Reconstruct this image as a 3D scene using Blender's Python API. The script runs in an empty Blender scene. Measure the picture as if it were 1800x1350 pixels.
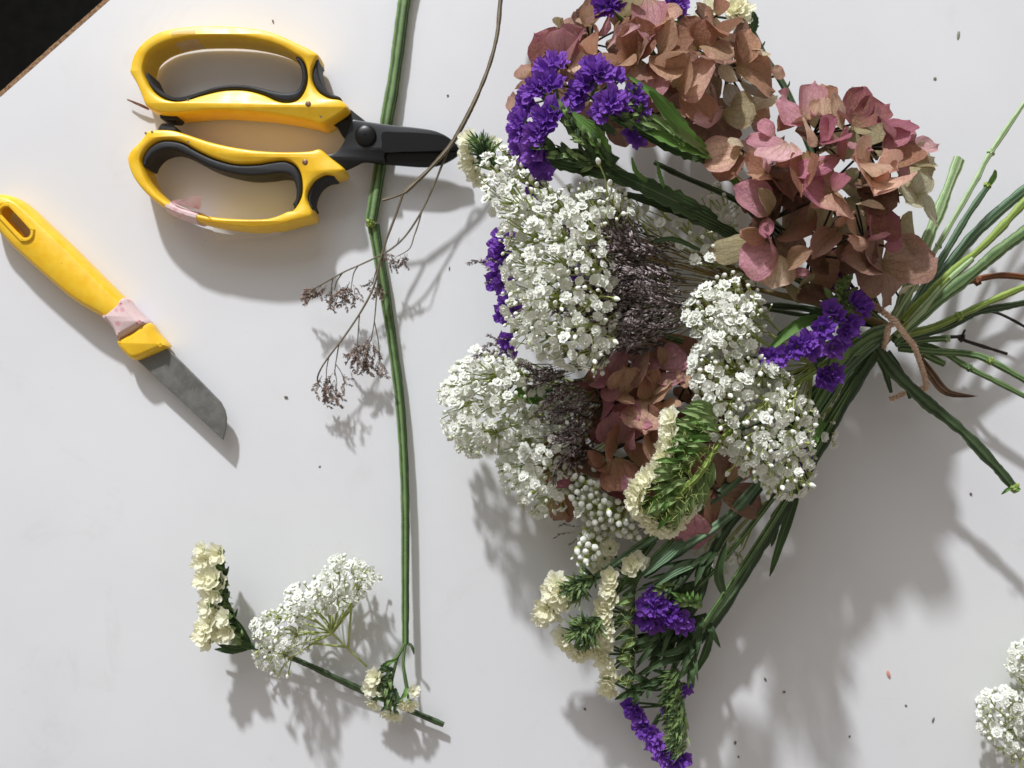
import bpy, math, random
import numpy as np
from mathutils import Vector, Matrix, noise
from mathutils.geometry import tessellate_polygon

random.seed(7)
scene = bpy.context.scene
col = scene.collection
R = random.uniform

# ------------------------------------------------------------------ camera, light, exposure
WIDTH = 0.53            # metres of table across the picture
S = WIDTH / 1800.0      # metres per photo pixel on the table
D = 0.46                # camera height above the table

cam_data = bpy.data.cameras.new("camera")
cam_data.sensor_width = 36.0
cam_data.angle = 2 * math.atan(WIDTH / 2 / D)
cam_data.clip_start = 0.01
cam_data.clip_end = 50
cam_data.dof.use_dof = True
cam_data.dof.focus_distance = D - 0.075
cam_data.dof.aperture_fstop = 14
cam = bpy.data.objects.new("camera", cam_data)
cam.location = (0, 0, D)
col.objects.link(cam)
scene.camera = cam

world = bpy.data.worlds.new("World")
scene.world = world
world.use_nodes = True
wb = world.node_tree.nodes["Background"]
wb.inputs[0].default_value = (1.0, 0.91, 0.81, 1)
wb.inputs[1].default_value = 0.265

def aim(o, target):
    o.rotation_euler = (Vector(target) - o.location).to_track_quat('-Z', 'Y').to_euler()

ELEV = math.radians(28)
ldir = Vector((-0.30, 1.0, 0)).normalized() * math.cos(ELEV) + Vector((0, 0, math.sin(ELEV)))
sun_d = bpy.data.lights.new("window_sunlight", 'SPOT')
sun_d.energy = 690
sun_d.color = (0.955, 0.978, 1.0)
sun_d.shadow_soft_size = 0.098
sun_d.spot_size = math.radians(36)
sun_d.spot_blend = 0.4
sun_o = bpy.data.objects.new("window_sunlight", sun_d)
sun_o.location = ldir * 4.2
aim(sun_o, (0, 0, 0))
col.objects.link(sun_o)

win_d = bpy.data.lights.new("window_daylight", 'AREA')
win_d.shape = 'RECTANGLE'
win_d.size, win_d.size_y = 2.2, 1.7
win_d.energy = 25
win_d.color = (0.86, 0.93, 1.0)
win_o = bpy.data.objects.new("window_daylight", win_d)
win_o.location = (-0.8, 2.4, 1.8)
aim(win_o, (0, 0, 0))
col.objects.link(win_o)

vs = scene.view_settings
vs.view_transform = 'Standard'
vs.look = 'None'
vs.gamma = 1
vs.exposure = 0.16
vs.use_curve_mapping = False
scene.cycles.max_bounces = 8
scene.cycles.transparent_max_bounces = 12

# ------------------------------------------------------------------ helpers
ZK = 1.0                # heights of the bouquet are written at two thirds of their size
def P(x, y, z):
    """photo pixel seen at height z (cm) -> point in the scene (m)"""
    z = z * 0.01 * ZK
    k = (D - z) / D
    return Vector(((x - 900) * S * k, -(y - 675) * S * k, z))

def lin(c):
    return tuple(((v / 255) / 12.92 if v / 255 <= 0.04045 else ((v / 255 + 0.055) / 1.055) ** 2.4) for v in c)

WM = {}

def link(o, parent, m):
    col.objects.link(o)
    o.matrix_basis = m
    WM[o] = m
    if parent is not None:
        o.parent = parent
        o.matrix_parent_inverse = WM[parent].inverted()
    return o

def empty(name, loc, label, cat, group=None):
    o = bpy.data.objects.new(name, None)
    o.empty_display_size = 0.02
    link(o, None, Matrix.Translation(loc))
    tag(o, label, cat, group)
    return o

def tag(o, label, cat=None, group=None, kind=None):
    if label: o["label"] = label
    if cat: o["category"] = cat
    if group: o["group"] = group
    if kind: o["kind"] = kind
    return o

class MB:
    """collects vertices and faces of one mesh"""
    def __init__(self):
        self.v, self.f, self.m, self.uv = [], [], [], []
    def add(self, verts, faces, mat=0, uvs=None):
        b = len(self.v)
        self.v.extend([tuple(p) for p in verts])
        self.f.extend([tuple(i + b for i in f) for f in faces])
        self.m.extend([mat] * len(faces))
        self.uv.extend(uvs if uvs else [(0.5, 0.5)] * len(verts))
    def grid(self, nu, nv, fn, mat=0, closed=False):
        vs_, us_, fs = [], [], []
        for j in range(nv + 1):
            for i in range(nu + (0 if closed else 1)):
                u, v = i / nu, j / nv
                vs_.append(fn(u, v)); us_.append((u, v))
        w = nu if closed else nu + 1
        for j in range(nv):
            for i in range(nu):
                a, b = j * w + i, j * w + (i + 1) % w
                fs.append((a, b, b + w, a + w))
        self.add(vs_, fs, mat, us_)
    def tube(self, pts, rad, seg=6, mat=0, flat=1.0, ridge=0.0, nr=5, step=None, wob=0.0):
        """tube along Vector points; rad: number or list; flat: height / width"""
        n = len(pts)
        rr = rad if isinstance(rad, (list, tuple)) else [rad] * n
        vs_, us_, fs = [], [], []
        for i, p in enumerate(pts):
            t = (pts[min(i + 1, n - 1)] - pts[max(i - 1, 0)])
            t = t.normalized() if t.length > 1e-9 else Vector((1, 0, 0))
            s = t.cross(Vector((0, 0, 1)))
            s = s.normalized() if s.length > 0.15 else t.cross(Vector((0.3, 1, 0))).normalized()
            u = s.cross(t)
            wo = 1 + wob * (noise.noise(p * 110) + .6 * noise.noise(p * 420))
            for k in range(seg):
                a = 2 * math.pi * k / seg
                q = 1 + ridge * math.cos(nr * a + 0.7)
                vs_.append(p + s * (rr[i] * math.cos(a) * q * wo) + u * (rr[i] * flat * math.sin(a) * q * wo))
                us_.append((k / seg, i / max(1, n - 1)))
        for i in range(n - 1):
            for k in range(seg):
                a, b = i * seg + k, i * seg + (k + 1) % seg
                fs.append((a, b, b + seg, a + seg))
        fs.append(tuple(range(seg - 1, -1, -1)))
        fs.append(tuple((n - 1) * seg + k for k in range(seg)))
        self.add(vs_, fs, mat, us_)
    def mesh(self, name, mats, smooth=True, angle=50):
        me = bpy.data.meshes.new(name)
        me.from_pydata(self.v, [], self.f)
        for m in mats: me.materials.append(m)
        me.polygons.foreach_set("material_index", self.m)
        lay = me.uv_layers.new(name="UVMap")
        li = np.empty(len(me.loops), dtype=np.int32)
        me.loops.foreach_get("vertex_index", li)
        uv = np.array(self.uv, dtype=np.float32)[li]
        lay.data.foreach_set("uv", uv.ravel())
        me.polygons.foreach_set("use_smooth", [smooth] * len(me.polygons))
        me.update()
        if smooth and angle: me.set_sharp_from_angle(angle=math.radians(angle))
        return me
    def build(self, name, mats, parent=None, smooth=True, angle=50):
        mats = mats if isinstance(mats, (list, tuple)) else [mats]
        c = Vector(np.mean(np.array(self.v), axis=0)) if self.v else Vector()
        self.v = [(p[0] - c.x, p[1] - c.y, p[2] - c.z) for p in self.v]
        o = bpy.data.objects.new(name, self.mesh(name, mats, smooth, angle))
        return link(o, parent, Matrix.Translation(c))

def inst(name, me, parent, m):
    return link(bpy.data.objects.new(name, me), parent, m)

def spline(pts, n=6, closed=False):
    """Catmull-Rom through Vectors"""
    out, L = [], len(pts)
    rng = range(L) if closed else range(L - 1)
    for i in rng:
        if closed:
            p0, p1, p2, p3 = pts[i - 1], pts[i], pts[(i + 1) % L], pts[(i + 2) % L]
        else:
            p0, p1, p2, p3 = pts[max(i - 1, 0)], pts[i], pts[i + 1], pts[min(i + 2, L - 1)]
        for k in range(n):
            t = k / n
            out.append(0.5 * ((2 * p1) + (p2 - p0) * t + (2 * p0 - 5 * p1 + 4 * p2 - p3) * t * t + (3 * p1 - p0 - 3 * p2 + p3) * t ** 3))
    if not closed: out.append(pts[-1].copy())
    return out

def path(*pts, n=6):
    """pixel path [(x, y, zcm), ...] -> smooth Vectors"""
    return spline([P(*p) for p in pts], n)

def frame(loc, zdir, ydir=None, roll=0.0, sx=1, sy=1, sz=1):
    z = Vector(zdir).normalized()
    y = Vector(ydir) if ydir is not None else Vector((0.31, 0.93, 0.2))
    y = y - z * y.dot(z)
    if y.length < 1e-5: y = Vector((1, 0, 0)) - z * z.x
    y.normalize()
    x = y.cross(z)
    if roll:
        q = Matrix.Rotation(roll, 3, z); x = q @ x; y = q @ y
    m = Matrix((x * sx, y * sy, z * sz)).transposed().to_4x4()
    m.translation = loc
    return m

def frame_y(loc, ydir, nrm, roll=0.0, sx=1, sy=1, sz=1):
    """+Y exactly along ydir, +Z as near nrm as it can be"""
    y = Vector(ydir).normalized()
    z = Vector(nrm) - y * Vector(nrm).dot(y)
    if z.length < 1e-5: z = Vector((0.1, 0.2, 1)).cross(y)
    z.normalize()
    if roll: z = Matrix.Rotation(roll, 3, y) @ z
    x = y.cross(z)
    m = Matrix((x * sx, y * sy, z * sz)).transposed().to_4x4()
    m.translation = loc
    return m

def area2(p):
    return sum(p[i].x * p[(i + 1) % len(p)].y - p[(i + 1) % len(p)].x * p[i].y for i in range(len(p)))

def inset(poly, d):
    """moves a CCW outline inwards by d"""
    out, n = [], len(poly)
    for i in range(n):
        a, b, c = poly[i - 1], poly[i], poly[(i + 1) % n]
        e1 = Vector((b.x - a.x, b.y - a.y)); e2 = Vector((c.x - b.x, c.y - b.y))
        e1 = e1.normalized() if e1.length > 1e-9 else Vector((1, 0)); e2 = e2.normalized() if e2.length > 1e-9 else e1
        n1 = Vector((-e1.y, e1.x)); n2 = Vector((-e2.y, e2.x))
        m = n1 + n2
        m = m.normalized() if m.length > 1e-6 else n1
        out.append(Vector((b.x, b.y, 0)) + Vector((m.x, m.y, 0)) * (d / max(0.45, m.dot(n1))))
    return out

def slab(mb, outer, holes, prof, mat=0, hk=1.0):
    """prof: [(inset, z), ...] from bottom to top; outlines in metres"""
    outer = [Vector((p.x, p.y, 0)) for p in outer]
    if area2(outer) < 0: outer.reverse()
    loops = [(outer, 1)]
    for h in holes:
        h = [Vector((p.x, p.y, 0)) for p in h]
        if area2(h) < 0: h.reverse()
        loops.append((h, -hk))
    ends = {0: [], 1: []}
    for lp, sg in loops:
        vs_, fs, n = [], [], len(lp)
        for d, z in prof:
            vs_ += [(p.x, p.y, z) for p in inset(lp, d * sg)]
        for j in range(len(prof) - 1):
            for i in range(n):
                a, b = j * n + i, j * n + (i + 1) % n
                fs.append((a, b, b + n, a + n) if sg > 0 else (b, a, a + n, b + n))
        base = len(mb.v)
        mb.add(vs_, fs, mat)
        ends[0].append([base + i for i in range(n)])
        ends[1].append([base + (len(prof) - 1) * n + i for i in range(n)])
    for e in (0, 1):
        idx = [i for l in ends[e] for i in l]
        tris = tessellate_polygon([[Vector(mb.v[i]) for i in l] for l in ends[e]])
        for t in tris:
            f = [idx[i] for i in t]
            a, b, c = (Vector(mb.v[i]) for i in f)
            up = (b - a).cross(c - a).z > 0
            if up != (e == 1): f.reverse()
            mb.f.append(tuple(f)); mb.m.append(mat)

def bevel_prof(z0, z1, b, n=4):
    out = []
    for i in range(n + 1):
        a = math.pi / 2 * i / n
        out.append((b * (1 - math.sin(a)), z0 + b * (1 - math.cos(a))))
    for i in range(n + 1):
        a = math.pi / 2 * i / n
        out.append((b * (1 - math.cos(a)), z1 - b * (1 - math.sin(a))))
    return out

def zoomer(x0, y0, s):
    return lambda zx, zy, z: P(x0 + zx * s, y0 + zy * s, z)

def inpoly(x, y, poly):
    c = False
    for i in range(len(poly)):
        (x1, y1), (x2, y2) = poly[i - 1], poly[i]
        if (y1 > y) != (y2 > y) and x < (x2 - x1) * (y - y1) / (y2 - y1) + x1: c = not c
    return c

def polydist(x, y, poly):
    d = 1e9
    for i in range(len(poly)):
        (x1, y1), (x2, y2) = poly[i - 1], poly[i]
        dx, dy = x2 - x1, y2 - y1
        t = max(0, min(1, ((x - x1) * dx + (y - y1) * dy) / (dx * dx + dy * dy + 1e-9)))
        d = min(d, math.hypot(x - x1 - t * dx, y - y1 - t * dy))
    return d

# ------------------------------------------------------------------ materials
class N:
    def __init__(self, name):
        self.mat = bpy.data.materials.new(name)
        self.mat.use_nodes = True
        self.t = self.mat.node_tree
        self.p = self.t.nodes["Principled BSDF"]
        self.out = self.t.nodes["Material Output"]
    def n(self, kind, **kw):
        nd = self.t.nodes.new(kind)
        for k, v in kw.items(): setattr(nd, k, v)
        return nd
    def l(self, a, b): self.t.links.new(a, b)
    def val(self, sock, v): sock.default_value = v
    def noise(self, scale, detail=3, rough=0.5, vec=None, dist=0.0):
        nd = self.n("ShaderNodeTexNoise")
        nd.inputs["Scale"].default_value = scale
        nd.inputs["Detail"].default_value = detail
        nd.inputs["Roughness"].default_value = rough
        nd.inputs["Distortion"].default_value = dist
        self.l(vec if vec else self.n("ShaderNodeTexCoord").outputs["Object"], nd.inputs["Vector"])
        return nd.outputs["Fac"]
    def math(self, op, a, b=None, c=None, clamp=False):
        nd = self.n("ShaderNodeMath", operation=op, use_clamp=clamp)
        for i, v in enumerate((a, b, c)):
            if v is None: continue
            if isinstance(v, (int, float)): nd.inputs[i].default_value = v
            else: self.l(v, nd.inputs[i])
        return nd.outputs[0]
    def mapr(self, v, a, b, c=0, d=1, smooth=True):
        nd = self.n("ShaderNodeMapRange")
        if smooth: nd.interpolation_type = 'SMOOTHSTEP'
        self.l(v, nd.inputs[0])
        for i, x in enumerate((a, b, c, d)): nd.inputs[i + 1].default_value = x
        return nd.outputs[0]
    def mix(self, fac, a, b, mode='MIX'):
        nd = self.n("ShaderNodeMix", data_type='RGBA', blend_type=mode)
        for s, v in ((0, fac), (6, a), (7, b)):
            if isinstance(v, (int, float)): nd.inputs[s].default_value = v
            elif isinstance(v, tuple): nd.inputs[s].default_value = (v[0], v[1], v[2], 1)
            else: self.l(v, nd.inputs[s])
        return nd.outputs[2]
    def color(self, c):
        if isinstance(c, tuple): self.p.inputs["Base Color"].default_value = (*c, 1)
        else: self.l(c, self.p.inputs["Base Color"])
    def bump(self, h, strength=0.3, dist=0.0005):
        nd = self.n("ShaderNodeBump")
        nd.inputs["Strength"].default_value = strength
        nd.inputs["Distance"].default_value = dist
        self.l(h, nd.inputs["Height"])
        self.l(nd.outputs[0], self.p.inputs["Normal"])
        return nd.outputs[0]
    def rough(self, r, spec=0.5, metal=0):
        if isinstance(r, (int, float)): self.p.inputs["Roughness"].default_value = r
        else: self.l(r, self.p.inputs["Roughness"])
        self.p.inputs["Specular IOR Level"].default_value = spec
        self.p.inputs["Metallic"].default_value = metal
    def translucent(self, colr, fac):
        tr = self.n("ShaderNodeBsdfTranslucent")
        if isinstance(colr, tuple): tr.inputs[0].default_value = (*colr, 1)
        else: self.l(colr, tr.inputs[0])
        mx = self.n("ShaderNodeMixShader")
        mx.inputs[0].default_value = fac
        self.l(self.p.outputs[0], mx.inputs[1]); self.l(tr.outputs[0], mx.inputs[2])
        self.l(mx.outputs[0], self.out.inputs[0])
    def uv(self):
        sp = self.n("ShaderNodeSeparateXYZ")
        self.l(self.n("ShaderNodeTexCoord").outputs["UV"], sp.inputs[0])
        return sp.outputs[0], sp.outputs[1]

def mat_simple(name, c, rough=0.5, spec=0.5, metal=0, nscale=300, var=0.25, bump=0.0, dark=None):
    m = N(name)
    f = m.noise(nscale, 4, 0.6)
    c = lin(c)
    dk = lin(dark) if dark else tuple(v * (1 - var) for v in c)
    m.color(m.mix(m.mapr(f, 0.3, 0.7), dk, c))
    m.rough(rough, spec, metal)
    if bump: m.bump(f, bump, 0.0004)
    return m.mat

# table top: white laminate, faintly smudged
def make_table_mat():
    m = N("white_laminate")
    pos = m.n("ShaderNodeTexCoord").outputs["Object"]
    big = m.noise(6, 4, 0.6, pos)
    fine = m.noise(900, 3, 0.6, pos)
    c = m.mix(m.mapr(big, 0.35, 0.7), lin((226, 226, 230)), lin((231, 231, 234)))
    spk = m.mapr(m.noise(420, 2, 0.5, pos), 0.77, 0.82)
    c = m.mix(m.math('MULTIPLY', spk, 0.35), c, lin((150, 140, 130)))
    mp = m.n("ShaderNodeMapping"); mp.inputs["Scale"].default_value = (5, 160, 1); mp.inputs["Rotation"].default_value = (0, 0, 0.6)
    m.l(pos, mp.inputs[0])
    scr = m.mapr(m.noise(1.0, 3, 0.6, mp.outputs[0]), 0.70, 0.76)
    c = m.mix(m.math('MULTIPLY', scr, 0.10), c, lin((170, 164, 158)))
    blot = m.mapr(m.noise(22, 5, 0.7, pos, 0.6), 0.58, 0.72)
    c = m.mix(m.math('MULTIPLY', blot, 0.12), c, lin((196, 190, 182)))
    m.color(c)
    m.rough(m.mapr(big, 0.3, 0.75, 0.34, 0.5), 0.45)
    m.bump(fine, 0.06, 0.0003)
    return m.mat
M = {}
M['table'] = make_table_mat()
M['chipboard'] = mat_simple("raw_chipboard_edge", (150, 118, 88), 0.9, 0.2, nscale=700, bump=0.8, dark=(92, 66, 46))
M['floor'] = mat_simple("dark_floor", (16, 15, 13), 0.9, 0.1, nscale=60, var=0.5)
def make_yellow():
    m = N("yellow_plastic")
    f = m.noise(160, 4, 0.6)
    d = m.mapr(m.noise(420, 4, 0.7), 0.64, 0.74)
    c = m.mix(m.mapr(f, 0.3, 0.7), lin((248, 194, 36)), lin((252, 206, 56)))
    c = m.mix(m.math('MULTIPLY', d, 0.5), c, lin((168, 122, 48)))
    c = m.mix(m.math('MULTIPLY', m.mapr(m.noise(70, 5, 0.75), 0.6, 0.8), 0.3), c, lin((206, 160, 70)))
    m.color(c); m.rough(m.mapr(f, 0.3, 0.7, 0.32, 0.46), 0.5)
    m.bump(m.noise(1500, 2), 0.08, 0.0002)
    m.p.inputs["Subsurface Weight"].default_value = 0.12
    m.p.inputs["Subsurface Radius"].default_value = (0.004, 0.003, 0.001)
    m.p.inputs["Subsurface Scale"].default_value = 0.6
    return m.mat
M['yellow'] = make_yellow()
M['black_rubber'] = mat_simple("black_rubber", (40, 40, 43), 0.55, 0.4, nscale=500, var=0.3, bump=0.1)
M['black_steel'] = mat_simple("black_coated_steel", (14, 15, 17), 0.36, 0.4, nscale=260, var=0.4, bump=0.05)
M['hollow_shade'] = mat_simple("matt_hollow_shade", (6, 6, 7), 0.45, 0.3, nscale=300, var=0.3)  # near-black that stands in for shade in the blade's hollow
M['rivet'] = mat_simple("dull_rivet_steel", (150, 118, 96), 0.5, 0.5, 0.6, nscale=600)
def make_blade():
    m = N("worn_steel_blade")
    v = m.n("ShaderNodeMapping"); v.inputs["Scale"].default_value = (1, 1, 1)
    m.l(m.n("ShaderNodeTexCoord").outputs["Object"], v.inputs[0])
    f = m.noise(90, 5, 0.65, v.outputs[0]); g = m.noise(700, 3, 0.6, v.outputs[0])
    c = m.mix(m.mapr(f, 0.35, 0.7), lin((118, 118, 115)), lin((132, 132, 129)))
    c = m.mix(m.math('MULTIPLY', m.mapr(g, 0.62, 0.72), 0.5), c, lin((160, 162, 146)))
    m.color(c); m.rough(m.mapr(f, 0.3, 0.7, 0.38, 0.6), 0.5, 0.55)
    m.bump(g, 0.15, 0.0002)
    return m.mat
M['blade'] = make_blade()
def make_tape():
    m = N("pink_spotted_tape")
    vo = m.n("ShaderNodeTexVoronoi"); vo.inputs["Scale"].default_value = 230
    m.l(m.n("ShaderNodeTexCoord").outputs["Object"], vo.inputs["Vector"])
    c = m.mix(m.mapr(vo.outputs["Distance"], 0.22, 0.36), lin((234, 176, 184)), lin((238, 212, 212)))
    m.color(c); m.rough(0.45, 0.4); m.bump(m.noise(500, 3), 0.3, 0.0004)
    m.translucent(lin((232, 190, 190)), 0.15)
    return m.mat
M['tape'] = make_tape()
def make_clear():
    m = N("clear_tape")
    m.color(lin((238, 232, 226))); m.rough(0.25, 0.6)
    tp = m.n("ShaderNodeBsdfTransparent"); mx = m.n("ShaderNodeMixShader"); mx.inputs[0].default_value = 0.3
    m.l(tp.outputs[0], mx.inputs[1]); m.l(m.p.outputs[0], mx.inputs[2]); m.l(mx.outputs[0], m.out.inputs[0])
    return m.mat
M['clear'] = make_clear()

def make_petal():
    """dried hydrangea sepal: colour from the object's own colour, fan of veins, tinted rim"""
    m = N("dried_hydrangea_petal")
    u, v = m.uv()
    oi = m.n("ShaderNodeObjectInfo")
    pos = m.n("ShaderNodeTexCoord").outputs["Object"]
    blot = m.noise(3.2, 4, 0.6, pos)
    a = m.math('MULTIPLY', m.math('SUBTRACT', u, 0.5), 2.0)
    wig = m.math('MULTIPLY', m.math('SUBTRACT', m.noise(4.5, 3, 0.6, pos), 0.5), 0.5)
    s = m.math('ABSOLUTE', m.math('SINE', m.math('MULTIPLY', m.math('ADD', a, wig), 8.2)))
    vein = m.mapr(s, 0.0, 0.24, 1, 0)
    vo = m.n("ShaderNodeTexVoronoi", feature='DISTANCE_TO_EDGE'); vo.inputs["Scale"].default_value = 9
    m.l(pos, vo.inputs["Vector"])
    net = m.mapr(vo.outputs["Distance"], 0.0, 0.07, 1, 0)
    vein = m.math('MAXIMUM', m.math('MULTIPLY', vein, m.mapr(v, 0.0, 1.0, 1.0, 0.35)), m.math('MULTIPLY', net, 0.45))
    base = oi.outputs["Color"]
    # paler / greener throat, tinted rim
    rim = m.math('MAXIMUM', m.mapr(m.math('ABSOLUTE', a), 0.5, 1.0), m.mapr(v, 0.6, 1.0))
    rim = m.math('MULTIPLY', rim, oi.outputs["Alpha"])
    c = m.mix(m.math('MULTIPLY', m.mapr(blot, 0.42, 0.66), 0.55), base, m.mix(0.55, base, lin((190, 150, 105))))
    c = m.mix(rim, c, m.mix(0.65, base, lin((158, 84, 108))))
    c = m.mix(m.math('MULTIPLY', m.mapr(v, 0.0, 0.35, 1, 0), 0.45), c, lin((172, 158, 98)))
    c = m.mix(m.math('MULTIPLY', vein, 0.55), c, m.mix(0.75, c, lin((84, 40, 36))))
    m.color(c); m.rough(0.62, 0.25)
    m.bump(m.math('ADD', m.math('MULTIPLY', vein, -0.8), m.noise(7, 4, 0.6, pos)), 0.55, 0.0012)
    m.translucent(c, 0.44)
    return m.mat
M['petal'] = make_petal()

def make_papery(name, c1, c2, tr, rough=0.6):
    m = N(name)
    u, v = m.uv()
    oi = m.n("ShaderNodeObjectInfo")
    pos = m.n("ShaderNodeTexCoord").outputs["Object"]
    r = m.math('ADD', m.math('MULTIPLY', oi.outputs["Random"], 0.6), m.math('MULTIPLY', m.noise(1.5, 3, 0.6, pos), 0.5))
    c = m.mix(m.mapr(r, 0.1, 0.95, 0, 1, False), lin(c1), lin(c2))
    st = m.math('ABSOLUTE', m.math('SINE', m.math('MULTIPLY', u, 95)))
    c = m.mix(m.math('MULTIPLY', m.mapr(st, 0, 0.5, 1, 0), 0.18), c, tuple(x * 0.6 for x in lin(c1)))
    m.color(c); m.rough(rough, 0.3)
    m.bump(st, 0.25, 0.03)
    m.translucent(c, tr)
    return m.mat
M['purple'] = make_papery("purple_statice_paper", (104, 54, 168), (162, 104, 212), 0.34)
M['cream'] = make_papery("cream_statice_paper", (255, 251, 220), (255, 254, 238), 0.42)
def make_white():
    m = N("white_blossom")
    g = m.n("ShaderNodeNewGeometry")
    c = m.mix(g.outputs["Random Per Island"], lin((240, 241, 230)), lin((253, 253, 251)))
    m.color(c); m.rough(0.6, 0.25); m.translucent(lin((240, 242, 226)), 0.25)
    return m.mat
M['white'] = make_white()
M['white_bud'] = mat_simple("white_bud", (250, 250, 242), 0.5, 0.3, nscale=3, var=0.08)
M['calyx'] = mat_simple("yellow_green_calyx", (186, 196, 116), 0.6, 0.3, nscale=3, var=0.25)
M['pedicel'] = mat_simple("pale_green_pedicel", (190, 200, 124), 0.6, 0.3, nscale=150, var=0.35)
M['dry_stalk'] = mat_simple("dry_straw_stalk", (140, 122, 84), 0.7, 0.2, nscale=150, var=0.4)

def make_stem(name, c1, c2, stripes=5, bump=0.5):
    m = N(name)
    u, v = m.uv()
    pos = m.n("ShaderNodeTexCoord").outputs["Object"]
    n1 = m.noise(110, 4, 0.6, pos)
    s = m.math('SINE', m.math('ADD', m.math('MULTIPLY', u, 6.283 * stripes), m.math('MULTIPLY', n1, 2.0)))
    f = m.math('ADD', m.math('MULTIPLY', s, 0.28), n1)
    c = m.mix(m.mapr(f, 0.2, 0.85), lin(c1), lin(c2))
    m.color(c); m.rough(0.55, 0.35)
    m.bump(m.math('ADD', s, m.noise(900, 3, 0.6, pos)), bump, 0.0005)
    return m.mat
M['stem'] = make_stem("green_stem", (62, 86, 48), (120, 146, 94))
M['stem_dark'] = make_stem("dark_green_stem", (48, 66, 42), (86, 106, 72))
M['stem_blue'] = make_stem("blue_green_stem", (76, 102, 78), (122, 148, 112))
M['stem_pale'] = make_stem("pale_green_stem", (128, 156, 104), (186, 204, 160))
M['stem_lime'] = make_stem("lime_green_stem", (112, 136, 58), (158, 176, 92))
M['stem_brown'] = make_stem("brown_twig", (96, 54, 30), (140, 86, 50))
M['stem_black'] = make_stem("blackish_twig", (34, 30, 26), (62, 54, 44))
M['stem_grey'] = make_stem("grey_brown_dry_stem", (92, 80, 64), (142, 130, 108))
M['brown_leaf'] = make_stem("dead_brown_leaf", (104, 78, 62), (158, 128, 104), 3)
def make_leaf(name, c1, c2):
    m = N(name)
    u, v = m.uv()
    pos = m.n("ShaderNodeTexCoord").outputs["Object"]
    mid = m.mapr(m.math('ABSOLUTE', m.math('SUBTRACT', u, 0.5)), 0.0, 0.06, 1, 0)
    ed = m.mapr(m.math('ABSOLUTE', m.math('SUBTRACT', u, 0.5)), 0.42, 0.5)
    c = m.mix(m.mapr(m.noise(5, 4, 0.6, pos), 0.3, 0.7), lin(c1), lin(c2))
    c = m.mix(m.math('MULTIPLY', m.math('MAXIMUM', mid, ed), 0.28), c, lin((168, 184, 138)))
    m.color(c); m.rough(0.55, 0.35)
    m.bump(m.math('SINE', m.math('MULTIPLY', u, 40)), 0.25, 0.01)
    m.translucent(c, 0.22)
    return m.mat
M['leaf'] = make_leaf("statice_leaf", (84, 122, 54), (122, 164, 82))
M['leaf_dark'] = make_leaf("dark_statice_leaf", (52, 74, 46), (88, 114, 72))
M['bract'] = make_leaf("hairy_bract", (108, 138, 76), (166, 188, 128))
def make_mauve():
    m = N("mauve_spikelet")
    g = m.n("ShaderNodeNewGeometry")
    c = m.mix(g.outputs["Random Per Island"], lin((88, 74, 72)), lin((192, 178, 180)))
    m.color(c); m.rough(0.7, 0.2)
    return m.mat
M['mauve'] = make_mauve()
def make_twine():
    m = N("jute_twine")
    c = m.mix(m.mapr(m.noise(900, 4, 0.7), 0.3, 0.7), lin((204, 166, 142)), lin((240, 214, 192)))
    m.color(c); m.rough(0.9, 0.1); m.bump(m.noise(1400, 3), 0.6, 0.0005)
    return m.mat
M['twine'] = make_twine()
M['crumb'] = mat_simple("brown_crumb", (138, 122, 110), 0.8, 0.2, nscale=900, var=0.5)
M['pink_crumb'] = mat_simple("pink_crumb", (240, 168, 158), 0.7, 0.2)
M['pale_crumb'] = mat_simple("pale_crumb", (150, 156, 136), 0.7, 0.2)

# ------------------------------------------------------------------ setting: floor and table
mb = MB()
mb.grid(12, 12, lambda u, v: Vector((u * 5 - 2.5, v * 5 - 2.5, -0.73 + 0.002 * math.sin(u * 40))))
tag(mb.build("floor", M['floor']), "dark floor below the table", kind="structure")

e0, e1 = P(0, 155, 0), P(175, 0, 0)           # visible straight edge of the table
ed = (e1 - e0).normalized()
en = Vector((ed.y, -ed.x, 0))                  # towards the table's inside
if en.dot(-e0) < 0: en = -en
c0 = e0 - ed * 0.45; c1 = e0 + ed * 0.85
outline = [c0, c1, c1 + en * 0.95, c0 + en * 0.95]
ctr = sum(outline, Vector()) / 4
mb = MB()
ins = 0.0030
slab(mb, outline, [], [(ins, -0.0190), (ins, -0.0012), (ins + 0.0006, 0.0)])
table = tag(mb.build("table", M['table'], angle=30), "white laminate table top", kind="structure")
# raw chipboard edge, slightly worn, standing 3 mm outside the laminate
band = MB()
n = 420
def edge_pt(u, v):
    p = c0.lerp(c1, u)
    j = 0.0007 * noise.noise(p * 320) + 0.0005 * noise.noise(p * 900)
    prof = [(ins, -0.0008), (ins * 0.5, -0.0010), (0.0002 + j, -0.0018 + j), (-0.0001 + j, -0.004), (0, -0.018), (ins, -0.0185)]
    d, z = prof[int(round(v * 5))]
    return Vector((p.x, p.y, 0)) + en * d + Vector((0, 0, z))
band.grid(n, 5, edge_pt)
band.build("edge_band", M['chipboard'], table)

# ------------------------------------------------------------------ scissors
Z5 = lambda z: (lambda x, y: P(200 + x * 0.3037, 20 + y * 0.3037, z))
Z6 = lambda z: (lambda x, y: P(540 + x * 0.1926, 160 + y * 0.1926, z))
def outline_px(fn, pts, n=4, step=0.0011):
    p = spline([fn(*q) for q in pts], max(n, 6), True)
    out, acc = [p[0]], 0.0
    for a, b in zip(p, p[1:] + [p[0]]):
        d = (b - a).length
        while acc + d >= step:
            a = a.lerp(b, (step - acc) / d); d = (b - a).length; acc = 0.0
            out.append(a.copy())
        acc += d
    return out if (out[-1] - out[0]).length > step * .4 else out[:-1]

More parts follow.
